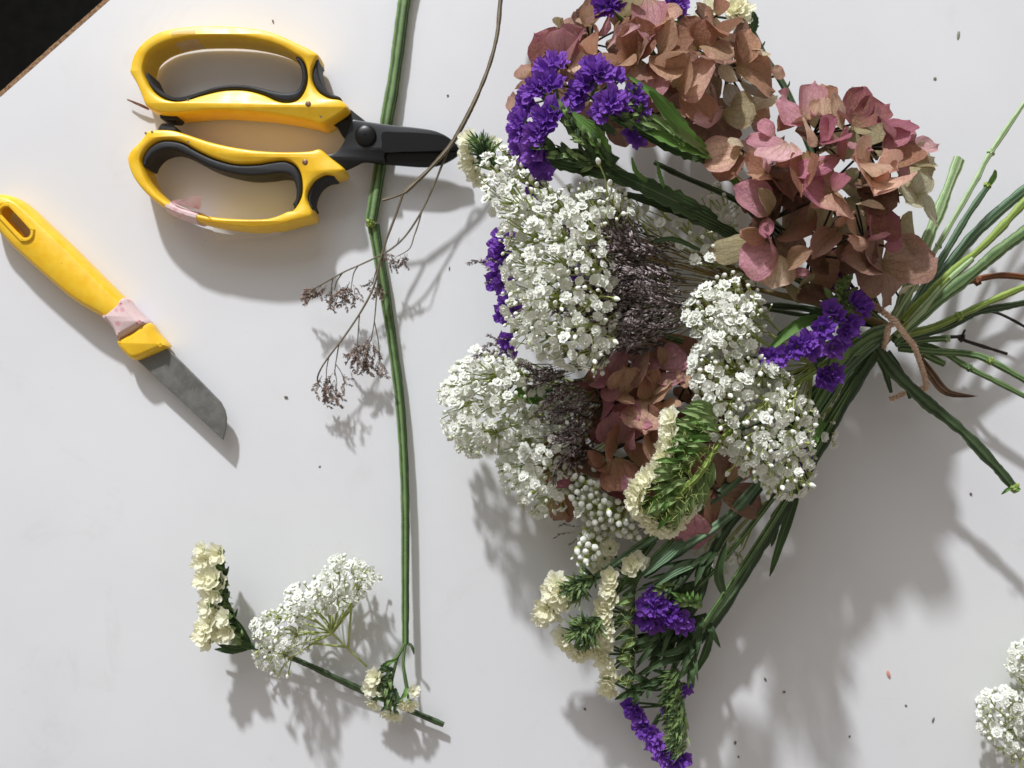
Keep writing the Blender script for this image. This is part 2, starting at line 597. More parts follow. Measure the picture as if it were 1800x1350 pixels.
HT, HB = 2.05, 0.25
UP_OUT = [(85,330),(110,240),(170,165),(260,110),(370,85),(500,74),(650,75),(800,88),(930,118),(1050,170),(1165,228),(1183,258),(1165,290),(1148,340),(1150,400),(1180,455),(1240,492),(1310,505),(1350,540),(1345,570),(1250,632),(1200,655),(1100,630),(900,596),(700,580),(550,576),(370,592),(270,590),(215,570),(175,540),(150,480),(120,410),(85,350)]
UP_HOLE = [(172,345),(178,300),(205,240),(280,190),(400,158),(520,148),(700,150),(850,172),(960,205),(1040,250),(1082,275),(1105,315),(1115,380),(1100,450),(1060,505),(1000,520),(940,510),(860,475),(760,450),(640,450),(520,475),(420,505),(350,512),(280,495),(220,450),(185,390)]
UP_GRIP = [(174,350),(186,390),(220,450),(280,494),(350,511),(420,504),(520,474),(640,449),(760,449),(860,474),(940,509),(1000,519),(1060,504),(1099,450),(1114,380),(1104,312),(1078,262),(1045,253),(1062,285),(1080,330),(1082,390),(1062,440),(1010,462),(930,455),(800,425),(690,415),(580,428),(470,465),(390,492),(310,478),(240,430),(204,375),(190,345)]
LO_OUT = [(165,720),(180,690),(230,678),(330,680),(420,705),(560,750),(700,780),(850,800),(1000,806),(1130,801),(1190,790),(1250,838),(1332,905),(1315,938),(1270,950),(1220,947),(1160,982),(1125,1040),(1122,1090),(1150,1160),(1140,1195),(1060,1215),(950,1245),(820,1258),(700,1250),(560,1230),(430,1195),(320,1155),(220,1090),(140,1010),(90,930),(70,850),(90,800),(130,760)]
LO_HOLE = [(160,880),(165,830),(200,780),(250,748),(310,740),(390,755),(480,805),(580,850),(700,880),(820,880),(900,868),(980,860),(1040,885),(1075,940),(1085,1020),(1075,1080),(1035,1143),(1000,1152),(930,1182),(850,1196),(700,1194),(560,1181),(430,1150),(330,1108),(250,1048),(195,975)]
LO_GRIP = [(161,885),(166,830),(201,781),(251,749),(310,741),(390,756),(480,806),(580,851),(700,881),(820,881),(900,869),(980,861),(1039,886),(1074,941),(1084,1020),(1074,1078),(1036,1140),(1050,1060),(1045,1000),(1020,950),(960,935),(880,945),(780,950),(680,935),(560,900),(460,850),(380,810),(310,795),(240,815),(195,860),(178,898)]

sc = empty("scissors", P(420, 220, 0), "yellow handled flower scissors with black blades, lying across the green stem", "scissors")
handles = []
for out, hole, grip, pin, nm in ((UP_OUT, UP_HOLE, UP_GRIP, (1125, 535), 0), (LO_OUT, LO_HOLE, LO_GRIP, (1107, 872), 1)):
    mb = MB()
    slab(mb, outline_px(Z5(HT), out), [outline_px(Z5(HT), hole)], [(.0013, .0025), (.0006, .0032), (.0002, .005), (0, .0085), (0, .0135), (.0001, .0165), (.0003, .0183), (.0006, .0194), (.0010, .0201), (.0014, .0205)])
    h = mb.build("handle", M['yellow'], sc, angle=75)
    handles.append(h)
    mb = MB()
    slab(mb, outline_px(Z5(HT), grip), [], bevel_prof(HB / 100 + 0.001, HT / 100 - 0.0012, 0.0016))
    mb.build("grip", M['black_rubber'], h, angle=60)
    mb = MB()
    q = Z5(HT)(*pin)
    mb.grid(14, 3, lambda u, v: Vector((q.x + 0.0016 * (1 - v * 0.999) * math.cos(-u * 6.2832), q.y + 0.0016 * (1 - v * 0.999) * math.sin(-u * 6.2832), HT / 100 - 0.0001 + 0.0006 * math.sin(min(1, v * 2) * 1.57))), closed=True)
    mb.build("rivet", M['rivet'], h)
    # small brown discs, the shade of moulded dimples put in as colour
    for dx, dy in (((430, 512), (1198, 610)) if nm == 0 else ((430, 757), (185, 705), (222, 698))):
        mb = MB(); q2 = Z5(HT)(dx, dy)
        mb.grid(8, 2, lambda u, v: Vector((q2.x + 0.0006 * (1 - v * .99) * math.cos(-u * 6.2832), q2.y + 0.0006 * (1 - v * .99) * math.sin(-u * 6.2832), HT / 100 + 0.00012 * (1 - v))), closed=True)
        mb.build("dimple_shade", M['crumb'], h)
# finger pads in the outer notches
for out, hpar in (([(1183,262),(1165,290),(1148,340),(1150,400),(1180,455),(1240,494),(1312,506),(1300,488),(1250,470),(1210,425),(1185,360),(1178,300)], handles[0]),
                  ([(1270,950),(1220,947),(1160,982),(1125,1040),(1122,1090),(1145,1150),(1140,1100),(1150,1050),(1180,1000),(1225,970),(1270,962)], handles[1])):
    mb = MB()
    slab(mb, outline_px(Z5(1.9), out), [], bevel_prof(0.004, 0.0185, 0.001))
    mb.build("finger_pad", M['black_rubber'], hpar, angle=60)
# stop bumpers
for pts, hpar in (([(262,572),(370,572),(366,600),(352,626),(275,622),(260,600)], handles[0]), ([(258,690),(262,655),(285,643),(330,650),(352,668),(356,692)], handles[1])):
    mb = MB(); slab(mb, outline_px(Z5(1.7), pts, 3), [], bevel_prof(0.006, 0.0165, 0.001))
    mb.build("stop_bumper", M['black_rubber'], hpar, angle=60)
# blades
B2 = [(150,270),(240,190),(360,150),(450,208),(540,278),(700,400),(1000,450),(1200,480),(1395,515),(1378,580),(1290,640),(1210,672),(1130,688),(1000,688),(800,672),(620,655),(500,610),(400,500),(320,410),(260,320)]
B1 = [(150,570),(205,575),(270,545),(320,480),(360,380),(393,278),(420,256),(470,262),(620,285),(820,310),(1000,330),(1150,355),(1260,400),(1340,460),(1390,518),(1300,545),(1100,555),(900,558),(720,562),(714,640),(700,655),(620,655),(510,648),(440,680),(345,720),(250,720),(150,650)]
mb = MB(); slab(mb, outline_px(Z6(1.25), B2), [], bevel_prof(0.0098, 0.0122, 0.0007, 2))
b2 = mb.build("blade", M['black_steel'], sc, angle=40)
mb = MB(); slab(mb, outline_px(Z6(1.5), B1), [], bevel_prof(0.0123, 0.0147, 0.0009, 2))
b1 = mb.build("blade", M['black_steel'], sc, angle=40)
# thin dark plate on the upper blade, painting in its shaded hollow grind
mb = MB(); slab(mb, outline_px(Z6(1.53), [(685,375),(800,372),(1000,378),(1150,392),(1250,410),(1310,450),(1345,490),(1290,530),(1100,545),(900,550),(700,553),(680,470)]), [], [(0, 0.01465), (0, 0.01485)])
mb.build("hollow_shade_plate", M['hollow_shade'], b1, angle=40)
mb = MB()
q = Z6(1.6)(530, 400)
def dome(u, v):
    r = 0.0054 * math.cos(v * 1.5); a = -u * 6.2832
    return Vector((q.x + r * math.cos(a), q.y + r * math.sin(a), 0.0146 + 0.0004 * (v > 0) + 0.0018 * math.sin(v * 1.57)))
mb.grid(28, 6, dome, closed=True)
mb.build("pivot_bolt", M['black_steel'], sc, angle=60)
# pink tape round the lower loop, with its loose flag
def tape_ring(name, pts, rw, rh, mat, parent, seg=14):
    mb = MB()
    p = spline(pts, 4)
    mb.tube(p, rw, seg, flat=rh / rw)
    return mb.build(name, mat, parent)
def z5(x, y):
    q = Z5(2.05)(x, y); return Vector((q.x, q.y, 0.0115))
t1 = tape_ring("tape_band", [z5(302, 1122), z5(350, 1145), z5(410, 1168), z5(478, 1187)], 0.0031, 0.0095, M['tape'], sc)
mb = MB()
a0, a1, b0, b1_ = Z5(1.7)(330, 1108), Z5(1.7)(490, 1145), Z5(2.6)(405, 1062), Z5(2.6)(515, 1068)
def flag(u, v):
    lo = a0.lerp(a1, u); hi = b0.lerp(b1_, u)
    p = lo.lerp(hi, v) + Vector((0, 0, 0.0015 * math.sin(v * 3 + u * 4)))
    if u < 0.35: p = lo.lerp(p, 0.35 + u * 1.3 if v > 0.4 else 1)
    return p
mb.grid(8, 6, flag)
mb.build("tape_flag", M['tape'], sc)
tape_ring("clear_tape_band", [z5(332, 130), z5(380, 121), z5(425, 115), z5(470, 111)], 0.0042, 0.0097, M['clear'], sc)
mb = MB()
k0, k1, k2, k3 = Z5(0.9)(560, 1225), Z5(0.9)(1000, 1225), Z5(0.5)(960, 1300), Z5(0.5)(600, 1330)
mb.grid(8, 3, lambda u, v: k0.lerp(k1, u).lerp(k3.lerp(k2, u), v) + Vector((0, 0, 0.0006 * math.sin(u * 9))))
mb.build("clear_tape_tail", M['clear'], sc)
mb = MB()
k0, k1, k2, k3 = Z5(1.0)(880, 1240), Z5(1.0)(950, 1240), Z5(0.8)(938, 1288), Z5(0.8)(905, 1280)
mb.grid(3, 3, lambda u, v: k0.lerp(k1, u).lerp(k3.lerp(k2, u), v))
mb.build("pink_tape_tail", M['tape'], sc)

# ------------------------------------------------------------------ knife
KZ = lambda z: (lambda x, y: P(x * 0.3704, 320 + y * 0.3704, z))
kn = empty("knife", P(150, 520, 0), "small knife with yellow plastic handle, pink tape and short grey blade", "knife")
H_OUT = [(-70,90),(-40,62),(0,55),(45,62),(95,85),(150,130),(240,215),(330,300),(450,420),(580,550),(640,612),(698,668),(640,705),(562,748),(545,708),(520,672),(480,640),(400,595),(330,548),(250,480),(180,420),(60,310),(0,245),(-60,180),(-85,130)]
slot = []
for k in range(20):
    a = k / 20 * 6.2832
    sx = 76 + (38 if math.cos(a - 0.82) > 0 else -38) * 1.15; sy = 192 + (41 if math.cos(a - 0.82) > 0 else -41) * 1.15
    slot.append((sx + 36 * math.cos(a), sy + 36 * math.sin(a)))
mb = MB()
prof = [(0.0040, 0.0015), (0.0015, 0.0025), (0.0003, 0.0055), (0.0, 0.0085), (0.0004, 0.0115), (0.0016, 0.0136), (0.0036, 0.0149), (0.0062, 0.0154)]
slab(mb, outline_px(KZ(1.2), H_OUT), [outline_px(KZ(1.4), slot, 2, .0005)], [(min(d, 0.0045) * .62, z) for d, z in prof], hk=0.3)
kh = mb.build("handle", M['yellow'], kn, angle=60)
# rim round the hanging hole
mb = MB(); rim = outline_px(KZ(1.55), slot, 2, .0004)
mb.tube(rim + [rim[0]], 0.0011, 6)
mb.build("hole_rim", M['yellow'], kh)
mb = MB()
slab(mb, outline_px(KZ(1.2), [(585,552),(612,580),(640,610),(670,640),(699,668),(670,688),(635,708),(600,728),(562,749),(552,725),(545,708),(533,688),(520,672),(502,655),(484,641),(515,612),(550,582)], 3), [], [(.0024, .0011), (.0005, .0024), (-.0003, .0055), (-.0004, .0085), (-.0002, .0116), (.0006, .0139), (.0018, .0153), (.0025, .0157)])
mb.build("tape_band", M['tape'], kn, angle=60)
mb = MB()
slab(mb, outline_px(KZ(1.1), [(700,664),(748,718),(795,772),(785,790),(720,820),(652,846),(620,840),(588,812),(562,780),(560,748),(630,712)], 4), [], [(0.0015, 0.002), (0.0005, 0.0045), (0.0, 0.008), (0.0005, 0.0115), (0.0016, 0.0135), (0.0030, 0.0142)])
mb.build("collar", M['yellow'], kn, angle=50)
mb = MB()
bl = [KZ(0.85)(*p) for p in [(720,740),(790,785),(860,852),(950,942),(1050,1045),(1070,1085),(1077,1120),(1075,1170),(1060,1226),(1000,1170),(850,1030),(740,930),(655,850),(620,800)]]
slab(mb, bl, [], [(0.0003, 0.0078), (0, 0.0080), (0.0002, 0.0086), (0.0005, 0.0088)])
mb.build("blade", M['blade'], kn, angle=30)

# ------------------------------------------------------------------ flower meshes
def hydrangea_petal_mesh(k):
    rnd = random.Random(100 + k)
    a = [0.20, -0.16, 0.10, -0.22, 0.30, 0.05, -0.10, 0.16, 0.24, -0.05][k]
    b = [0.12, -0.14, -0.20, 0.10, 0.05, 0.22, -0.26, 0.0, -0.12, 0.16][k]
    fold = [0, 0.1, 0, 0.16, 0.2, 0, 0.1, 0.05, 0, 0.12][k]
    ph, rp = rnd.uniform(0, 6), rnd.uniform(0.03, 0.075)
    tipn = rnd.uniform(-0.02, 0.07)
    vv = [0, .07, .2, .36, .52, .68, .82, .92, 1.0]
    ww = [.07, .34, .72, .95, 1.04, 1.02, .88, .64, .12]
    sk = rnd.uniform(-0.08, 0.08)
    mb = MB()
    def f(u, v):
        j = int(round(v * 8)); x = u * 2 - 1
        t, w = vv[j], ww[j]
        px = x * 0.5 * w + sk * t * t
        py = t - 0.05 * x * x * (1 - w) + (tipn if j == 8 else 0) + 0.012 * math.sin(8 * x + ph) * (t > .6)
        z = a * x * x * w * w + b * t * t + fold * abs(x) * w * 0.5 + rp * math.sin(3.4 * x + ph) * t + 0.035 * math.sin(10 * t + 4 * x + ph) * abs(x)
        return Vector((px, py, z))
    mb.grid(6, 8, f)
    # UVs as the fan needs them
    mb.uv = [((i % 7) / 6, vv[i // 7]) for i in range(len(mb.v))]
    return mb.mesh("hydrangea_petal", [M['petal']], angle=None)
PETALS = [hydrangea_petal_mesh(k) for k in range(10)]

def statice_mesh(k, mat, fr=1.0):
    """frilled papery funnel, two layers, opening to +Z; radius about 1"""
    rnd = random.Random(200 + k)
    mb = MB()
    for layer in (0, 1):
        R0, H = ((1.0, 0.75), (0.62, 0.95))[layer]
        p1, p2, p3 = (rnd.uniform(0, 6.28) for _ in range(3))
        n5 = rnd.choice((5, 5, 6))
        def f(u, v):
            a = -u * 6.2832
            t = v
            ru = 1 + t * (0.13 * math.sin(n5 * a + p1) + fr * 0.07 * math.sin(11 * a + p2)) + t * t * 0.035 * math.sin(23 * a + p3)
            r = R0 * (0.10 + 0.90 * t ** 0.9) * ru
            z = H * (t ** 0.65) - 0.75 + t * t * ((.08 + .12 * fr) * math.sin(n5 * a + p1 + 1.2) + fr * 0.10 * math.sin(13 * a + p3)) + fr * 0.03 * t * math.sin(29 * a)
            tw = 0.12 * t * math.sin(7 * a + p2)
            return Vector((r * math.cos(a + tw), r * math.sin(a + tw), z))
        mb.grid(40, 4, f, closed=True)
    return mb.mesh("statice_floret", [mat], angle=None)
PURPLE = [statice_mesh(k, M['purple']) for k in range(5)]
CREAM = [statice_mesh(20 + k, M['cream'], .3) for k in range(5)]

def blossom_data(k):
    """small double white flower facing +Z, radius about 1, with green calyx; returns MB"""
    rnd = random.Random(300 + k)
    mb = MB()
    def petal(ang, L, w, tilt, lift):
        ca, sa = math.cos(ang), math.sin(ang)
        cu = rnd.uniform(0.1, 0.35)
        def f(u, v):
            x = (u * 2 - 1)
            ww = (0.16, 0.74, 1.0, 0.58)[int(round(v * 3))] * w
            r = L * v * (1 - 0.13 * (abs(x) < .3) * (v > .9) ) 
            y = 0.06 + r * math.cos(tilt)
            z = lift + r * math.sin(tilt) + cu * x * x * v * w - 0.12 * v * v * L
            px = x * ww
            return Vector((ca * y - sa * px, sa * y + ca * px, z))
        mb.grid(2, 3, f, 0)
    off = rnd.uniform(0, 6)
    n1 = rnd.choice((5, 6))
    for i in range(n1): petal(off + i * 6.2832 / n1 + rnd.uniform(-.15, .15), rnd.uniform(.85, 1.05), rnd.uniform(.52, .62), rnd.uniform(0.0, 0.35), 0)
    n2 = rnd.choice((4, 5))
    for i in range(n2): petal(off + .5 + i * 6.2832 / n2 + rnd.uniform(-.2, .2), rnd.uniform(.5, .72), rnd.uniform(.36, .46), rnd.uniform(0.6, 1.1), 0.08)
    mb.grid(5, 2, lambda u, v: Vector((.46 * math.cos(v * 1.5) * math.cos(u * 6.2832), .46 * math.cos(v * 1.5) * math.sin(u * 6.2832), .22 + .32 * v)), 0, closed=True)
    mb.grid(5, 2, lambda u, v: Vector(((0.06 + .26 * math.sin(v * 1.6)) * math.cos(-u * 6.2832), (0.06 + .26 * math.sin(v * 1.6)) * math.sin(-u * 6.2832), -0.75 + 0.78 * v)), 1, closed=True)
    return mb
def bud_data(k):
    mb = MB()
    e = (1.35, 1.1, 1.6)[k]
    def f(u, v):
        a, t = -u * 6.2832, v
        r = 0.52 * math.sin(math.pi * min(1, t * 0.97 + 0.03)) ** 0.75 * (1.0 - 0.12 * t)
        return Vector((r * math.cos(a), r * math.sin(a), (t - 0.35) * e))
    mb.grid(7, 6, f, 0, closed=True)
    mb.grid(6, 2, lambda u, v: Vector(((0.08 + .40 * math.sin(v * 1.5)) * math.cos(-u * 6.2832), (0.08 + .40 * math.sin(v * 1.5)) * math.sin(-u * 6.2832), (-0.5 + 0.45 * v) * e)), 1, closed=True)
    return mb
BLD = [blossom_data(k) for k in range(5)]
BUD = [bud_data(k) for k in range(3)]
BLM = [b.mesh("gypsophila_blossom", [M['white'], M['calyx']], angle=None) for b in BLD]
BUM = [b.mesh("gypsophila_bud", [M['white_bud'], M['calyx']], angle=None) for b in BUD]
GREENBUM = BUD[1].mesh("green_bud", [M['calyx'], M['calyx']], angle=None)

def bake(mb, src, m):
    mb.add([m @ Vector(p) for p in src.v], src.f, 0, src.uv)
    mb.m[-len(src.m):] = src.m

def spray_points(poly, z0, z1, spacing, edge=55, tries=3000, jitter=0.5, seed=0):
    rnd = random.Random(seed)
    xs = [p[0] for p in poly]; ys = [p[1] for p in poly]
    cx, cy = sum(xs) / len(xs), sum(ys) / len(ys)
    pts = []
    for _ in range(tries):
        x, y = rnd.uniform(min(xs), max(xs)), rnd.uniform(min(ys), max(ys))
        if not inpoly(x, y, poly): continue
        if any((x - a) ** 2 + (y - b) ** 2 < spacing ** 2 for a, b, *_ in pts): continue
        d = polydist(x, y, poly)
        h = math.sqrt(max(0, 1 - (1 - min(1, d / edge)) ** 2))
        lump = 0.9 * noise.noise(Vector((x * 0.018, y * 0.018, seed * 1.7)))
        z = z0 + (z1 - z0) * h + lump * (z1 - z0) * 0.45 + rnd.uniform(-jitter, jitter)
        out = Vector((x - cx, -(y - cy), 0)); out = out.normalized() if out.length > 1 else out
        nrm = Vector((rnd.uniform(-.55, .55), rnd.uniform(-.45, .65), 0.75)) + out * (1.25 - 1.15 * h)
        pts.append((x, y, max(0.35, z), nrm.normalized()))
    return pts

GYPS = {'blossom': [], 'bud': []}        # everything in the bouquet, sorted out later
def spray(name, parent, poly, z0, z1, spacing, budshare, root, seed, size=(10.5, 13), edge=55, label=None, collect=None, layers=2, cell=62):
    rnd = random.Random(seed)
    pts = spray_points(poly, z0, z1, spacing, edge, seed=seed)
    if layers > 1:
        low = spray_points(poly, z0, z1, spacing * 1.25, edge, seed=seed + 50)
        pts += [(x, y, max(0.35, z - rnd.uniform(0.7, 1.3)), nn) for x, y, z, nn in low]
    if layers > 2:  # deep extra layer, added to darken the shadow the spray casts
        low = spray_points(poly, z0, z1, spacing * 1.2, edge, seed=seed + 90)
        pts += [(x, y, max(0.35, z - rnd.uniform(1.6, 2.6)), nn) for x, y, z, nn in low]
    st = MB()
    rootv = P(*root)
    cells = {}
    items = []
    for x, y, z, nn in pts:
        kind = 'bud' if rnd.random() < budshare else 'blossom'
        s = rnd.uniform(*size) * S * (D - z * ZK / 100) / D
        loc = P(x, y, z)
        if kind == 'bud':
            s *= 0.78
            nn = (nn + Vector((rnd.uniform(-.5, .5), rnd.uniform(-.5, .5), 0))).normalized()
        m = frame(loc, nn, roll=rnd.uniform(0, 6.28), sx=s, sy=s, sz=s)
        items.append((kind, m, loc))
        cells.setdefault((int(x // cell), int(y // cell)), []).append((loc, nn, s))
        if rnd.random() < 0.22:          # small unopened green bud beside it
            off = Vector((rnd.uniform(-1, 1), rnd.uniform(-1, 1), rnd.uniform(-.2, .7))) * 0.0045
            items.append(('bud', frame(loc + off, nn + off * 150, roll=1, sx=s * .45, sy=s * .45, sz=s * .45), loc + off))
            cells[(int(x // cell), int(y // cell))].append((loc + off, nn, s * .3))
    hubs = []
    for lst in cells.values():
        c = sum((l for l, _, _ in lst), Vector()) / len(lst)
        hub = c.lerp(rootv, 0.16); hub.z = max(0.003, min(c.z - 0.006, hub.z - 0.003))
        hubs.append(hub)
        for l, nn, s in lst:
            a = l - nn * s * 0.6
            mid = a.lerp(hub, 0.5) - nn * 0.002 + Vector((0, 0, 0.0008))
            st.tube(spline([a, mid, hub], 3), 0.00032, 3)
    for h in hubs:
        mid = h.lerp(rootv, 0.5) - Vector((0, 0, 0.003))
        mid.z = max(mid.z, 0.002)
        st.tube(spline([h, mid, rootv], 4), 0.00045, 4)
    part = st.build(name, M['pedicel'], parent)
    if label: part["label"] = label
    for kind, m, loc in items:
        if collect is not None: collect[kind].append((loc.z, m, part))
        else:
            inst(kind, rnd.choice(BLM if kind == 'blossom' else BUM), part, m)
    return part

def add_leaf(name, parent, pts, w, mat, bend=0.1, n=8, serr=0.06, up=(0, 0, 1), lean=0.0):
    """leaf or bract along Vectors pts, w metres wide at the widest"""
    p = spline(pts, max(2, n // (len(pts) - 1)))
    mb = MB(); L = len(p)
    def f(u, v):
        i = int(round(v * (L - 1)))
        t = (p[min(i + 1, L - 1)] - p[max(i - 1, 0)]).normalized()
        s = t.cross(Vector(up)); s = s.normalized() if s.length > 0.1 else Vector((1, 0, 0))
        nn = s.cross(t)
        prof = math.sin(math.pi * (0.10 + 0.90 * v) ** 0.9) ** 0.7 if v < 1 else 0.02
        x = (u * 2 - 1)
        ww = w * 0.5 * max(0.06, prof) * (1 + serr * math.sin(i * 2.3) * abs(x) * (.5 + .5 * math.sin(i * 5.1)))
        return p[i] + s * (x * ww) + nn * (bend * w * (x * x) - lean * w * x)
    mb.grid(4, L - 1, f)
    return mb.build(name, mat, parent, angle=None)

# ------------------------------------------------------------------ bouquet
ZK = 1.28
bq = empty("bouquet", P(1300, 600, 0), "large tied bouquet of dried hydrangea, white gypsophila and purple and cream statice", "bouquet")

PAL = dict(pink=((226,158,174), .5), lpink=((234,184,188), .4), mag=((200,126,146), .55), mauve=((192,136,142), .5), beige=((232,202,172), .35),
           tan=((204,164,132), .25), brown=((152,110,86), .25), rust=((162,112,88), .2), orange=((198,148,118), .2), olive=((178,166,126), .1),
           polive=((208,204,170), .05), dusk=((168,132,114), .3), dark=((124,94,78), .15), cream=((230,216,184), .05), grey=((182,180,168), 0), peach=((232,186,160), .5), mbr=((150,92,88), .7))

def hydrangea(label, cpx, rpx, zb, zt, specs, filler, root, seed, fillcol):
    rnd = random.Random(seed)
    cx, cy = cpx; rx, ry = rpx
    def dz(x, y):
        rho2 = ((x - cx) / rx) ** 2 + ((y - cy) / ry) ** 2
        return zb + (zt - zb) * math.sqrt(max(0.0, 1 - min(rho2, 1.0)))
    def nrm(x, y):
        return Vector(((x - cx) / rx * 0.55, -(y - cy) / ry * 0.4 + .40, 0.85)).normalized()
    core = MB()
    rootv = P(*root)
    hubs = []
    for k in range(7):
        a = k * 0.9; r = 0.5
        hubs.append(P(cx + rx * r * math.cos(a), cy + ry * r * math.sin(a), zb + (zt - zb) * 0.35))
        core.tube(spline([rootv, rootv.lerp(hubs[-1], .5) - Vector((0, 0, .002)), hubs[-1]], 3), 0.0009, 5)
    seen = []
    work = []
    for s in specs:
        bx, by, tx, ty, w, c = s[:6]
        lift = s[6] if len(s) > 6 else 0.0
        work.append((bx, by, tx, ty, w, c, lift, 0.0))
    for k in range(filler):  # low filler petals; their darker tints imitate shade in the gaps
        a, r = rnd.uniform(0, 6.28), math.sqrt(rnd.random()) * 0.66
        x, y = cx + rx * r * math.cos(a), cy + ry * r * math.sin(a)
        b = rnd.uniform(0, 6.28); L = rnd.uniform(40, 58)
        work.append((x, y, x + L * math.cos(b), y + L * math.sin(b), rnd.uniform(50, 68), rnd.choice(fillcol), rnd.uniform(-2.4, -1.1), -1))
    part = None
    petals = []
    for bx, by, tx, ty, w, c, lift, _ in work:
        zb_ = max(0.5, dz(bx, by) - 0.45 + min(0, lift)); zt_ = max(0.5, dz(tx, ty) + rnd.uniform(-0.1, 0.45) + lift)
        zt_ = min(zt_, zb_ + 1.5); zt_ = max(zt_, zb_ - 1.4)
        b, t = P(bx, by, zb_), P(tx, ty, zt_)
        y = t - b
        wm = w * S * (D - zt_ * ZK / 100) / D * 1.3
        ln = y.length * 1.08
        # a strongly foreshortened petal is as long as it is wide, so it rises
        if ln < 0.72 * wm:
            y.z += math.sqrt(max(0, (0.8 * wm) ** 2 - ln * ln)) * 0.8; ln = y.length
        petals.append((frame_y(b, y, nrm((bx + tx) / 2, (by + ty) / 2), rnd.uniform(-.2, .2), wm, ln, (wm + ln) / 2), c))
        key = min(hubs, key=lambda h: (h - b).length)
        if not any((q - b).length < 0.004 for q in seen):
            seen.append(b.copy())
            core.tube(spline([key, key.lerp(b, .55) + Vector((0, 0, .001)), b], 3), 0.00055, 4)
    part = core.build("hydrangea_head", M['stem_black'], bq)
    part["label"] = label
    for m, c in petals:
        rgb, al = PAL[c]
        g_ = sum(rgb) / 3; rgb = tuple(v + (g_ - v) * .12 for v in rgb)
        o = inst("petal", PETALS[rnd.randrange(10)], part, m)
        f = rnd.uniform(1.0, 1.28)
        o.color = (*[min(1, v * f) for v in lin(rgb)], al)
    return part

def conv(x0, y0, s, lst):
    return [(x0 + a * s, y0 + b * s, x0 + c * s, y0 + d * s, w * s, *r) for a, b, c, d, w, *r in lst]

specB = conv(1230, 140, .1778, [
 (1060,400,750,280,320,'pink',.4),(1060,400,1140,40,210,'mauve',.3),(1065,395,1190,210,110,'beige',.2),(1060,410,790,500,170,'brown',-.4),
 (1160,620,1080,430,280,'beige',.5),(745,545,605,420,150,'pink',.1),(860,650,485,540,190,'pink',.2),(875,640,720,895,330,'lpink',.5),
 (400,690,70,830,330,'peach',.3),(400,700,200,940,230,'brown',-.4),(430,650,300,590,100,'cream',.1),
 (660,930,425,810,200,'orange',.0),(660,930,560,740,200,'lpink',.1),(660,935,540,1025,170,'tan',.1),(690,955,600,1110,230,'dark',-.6),(730,955,890,1190,190,'dark',-.6),
 (1040,730,990,1115,200,'rust',.2),(1010,760,810,800,130,'rust',.2),(680,1325,415,1060,290,'pink',.4),(700,1325,620,1105,130,'olive',.1),(430,1010,350,950,130,'brown',-.3),
 (1370,760,1000,870,210,'mag',.6),(1330,1210,1020,1160,330,'mag',.3),(1300,470,1260,190,170,'beige',.4),(1370,600,1190,620,240,'mag',.4),(1200,370,1120,330,120,'mag',.0),
 (1290,260,1190,90,190,'orange',-.1),(1260,230,1340,110,170,'orange',-.1),(860,200,785,120,90,'pink',-.5)])
specB += conv(1430, 140, .1778, [
 (370,445,430,140,240,'mbr',.3),(385,450,270,290,190,'mbr',.2),(400,450,725,250,240,'mbr',.3),(405,460,560,490,150,'olive',-.1),
 (290,610,560,655,120,'mauve',.3),(770,590,600,370,270,'mauve',.3),(770,575,880,415,270,'mag',.2),(860,600,955,500,150,'mauve',.0),
 (750,850,980,610,320,'rust',.1),(690,670,920,540,170,'mag',.5),(900,700,1190,650,140,'lpink',-.3),(940,800,1190,760,210,'polive',-.6),(900,850,1140,880,150,'olive',-.8),
 (580,960,380,780,340,'beige',.4),(580,955,690,700,320,'peach',.4),(575,975,560,1120,470,'peach',.6),(620,965,810,910,160,'peach',.5),
 (1015,1130,820,1060,240,'polive',-.3),(1020,1130,1140,920,190,'polive',-.4),(1030,1130,1300,1320,280,'polive',-.4),(1010,1140,890,1270,240,'polive',-.4),
 (80,640,250,410,270,'mag',.6),(290,500,150,200,170,'beige',.3),(300,810,300,500,110,'mauve',.5),(195,1110,300,950,140,'mag',.6),
 (205,1120,220,1345,340,'peach',.4),(200,1090,90,860,320,'dusk',.1),(420,1225,670,1270,90,'cream',.5),(850,950,890,880,160,'mauve',-.6)])
specB += conv(1430, 340, .1778, [
 (540,330,820,210,330,'mbr',.0),(560,420,610,300,180,'mag',.1),(560,470,340,475,150,'peach',.1),(560,470,730,440,150,'pink',.1),(700,520,850,495,120,'mag',.2),(430,410,390,260,200,'tan',.0),
 (690,710,330,650,300,'dusk',-.3),(690,710,420,900,310,'dusk',-.2),(690,710,1075,640,390,'dusk',-.2),(690,710,790,1070,410,'dusk',-.2),(690,700,600,480,330,'dusk',-.5),
 (850,350,1080,450,380,'olive',-.9),(860,1050,1015,930,130,'cream',.3),(240,370,0,615,190,'dusk',-.1),(270,330,330,170,180,'peach',.2),(300,520,250,660,150,'dusk',-.5)])
specB += conv(1250, 340, .1778, [
 (650,590,300,700,310,'pink',.3),(665,620,630,910,290,'beige',.2),(650,565,560,470,180,'pink',.1),(380,490,40,580,240,'olive',-.3),(540,380,310,440,190,'orange',-.2),(560,240,545,430,110,'mag',.1),
 (720,720,1000,590,170,'tan',-.1),(700,780,940,770,80,'pink',-.2),(885,930,905,810,170,'olive',-.2),(900,950,800,1060,250,'olive',-.5),(960,900,1010,1050,240,'dark',-.6),(1160,700,1020,640,240,'dark',-1.2)])
hydrangea("dried pink and beige hydrangea head at the right of the bouquet", (1450, 345), (225, 215), 3.0, 7.2, specB, 34, (1530, 545, 2.2), 11, ('dark', 'dark', 'brown', 'olive'))

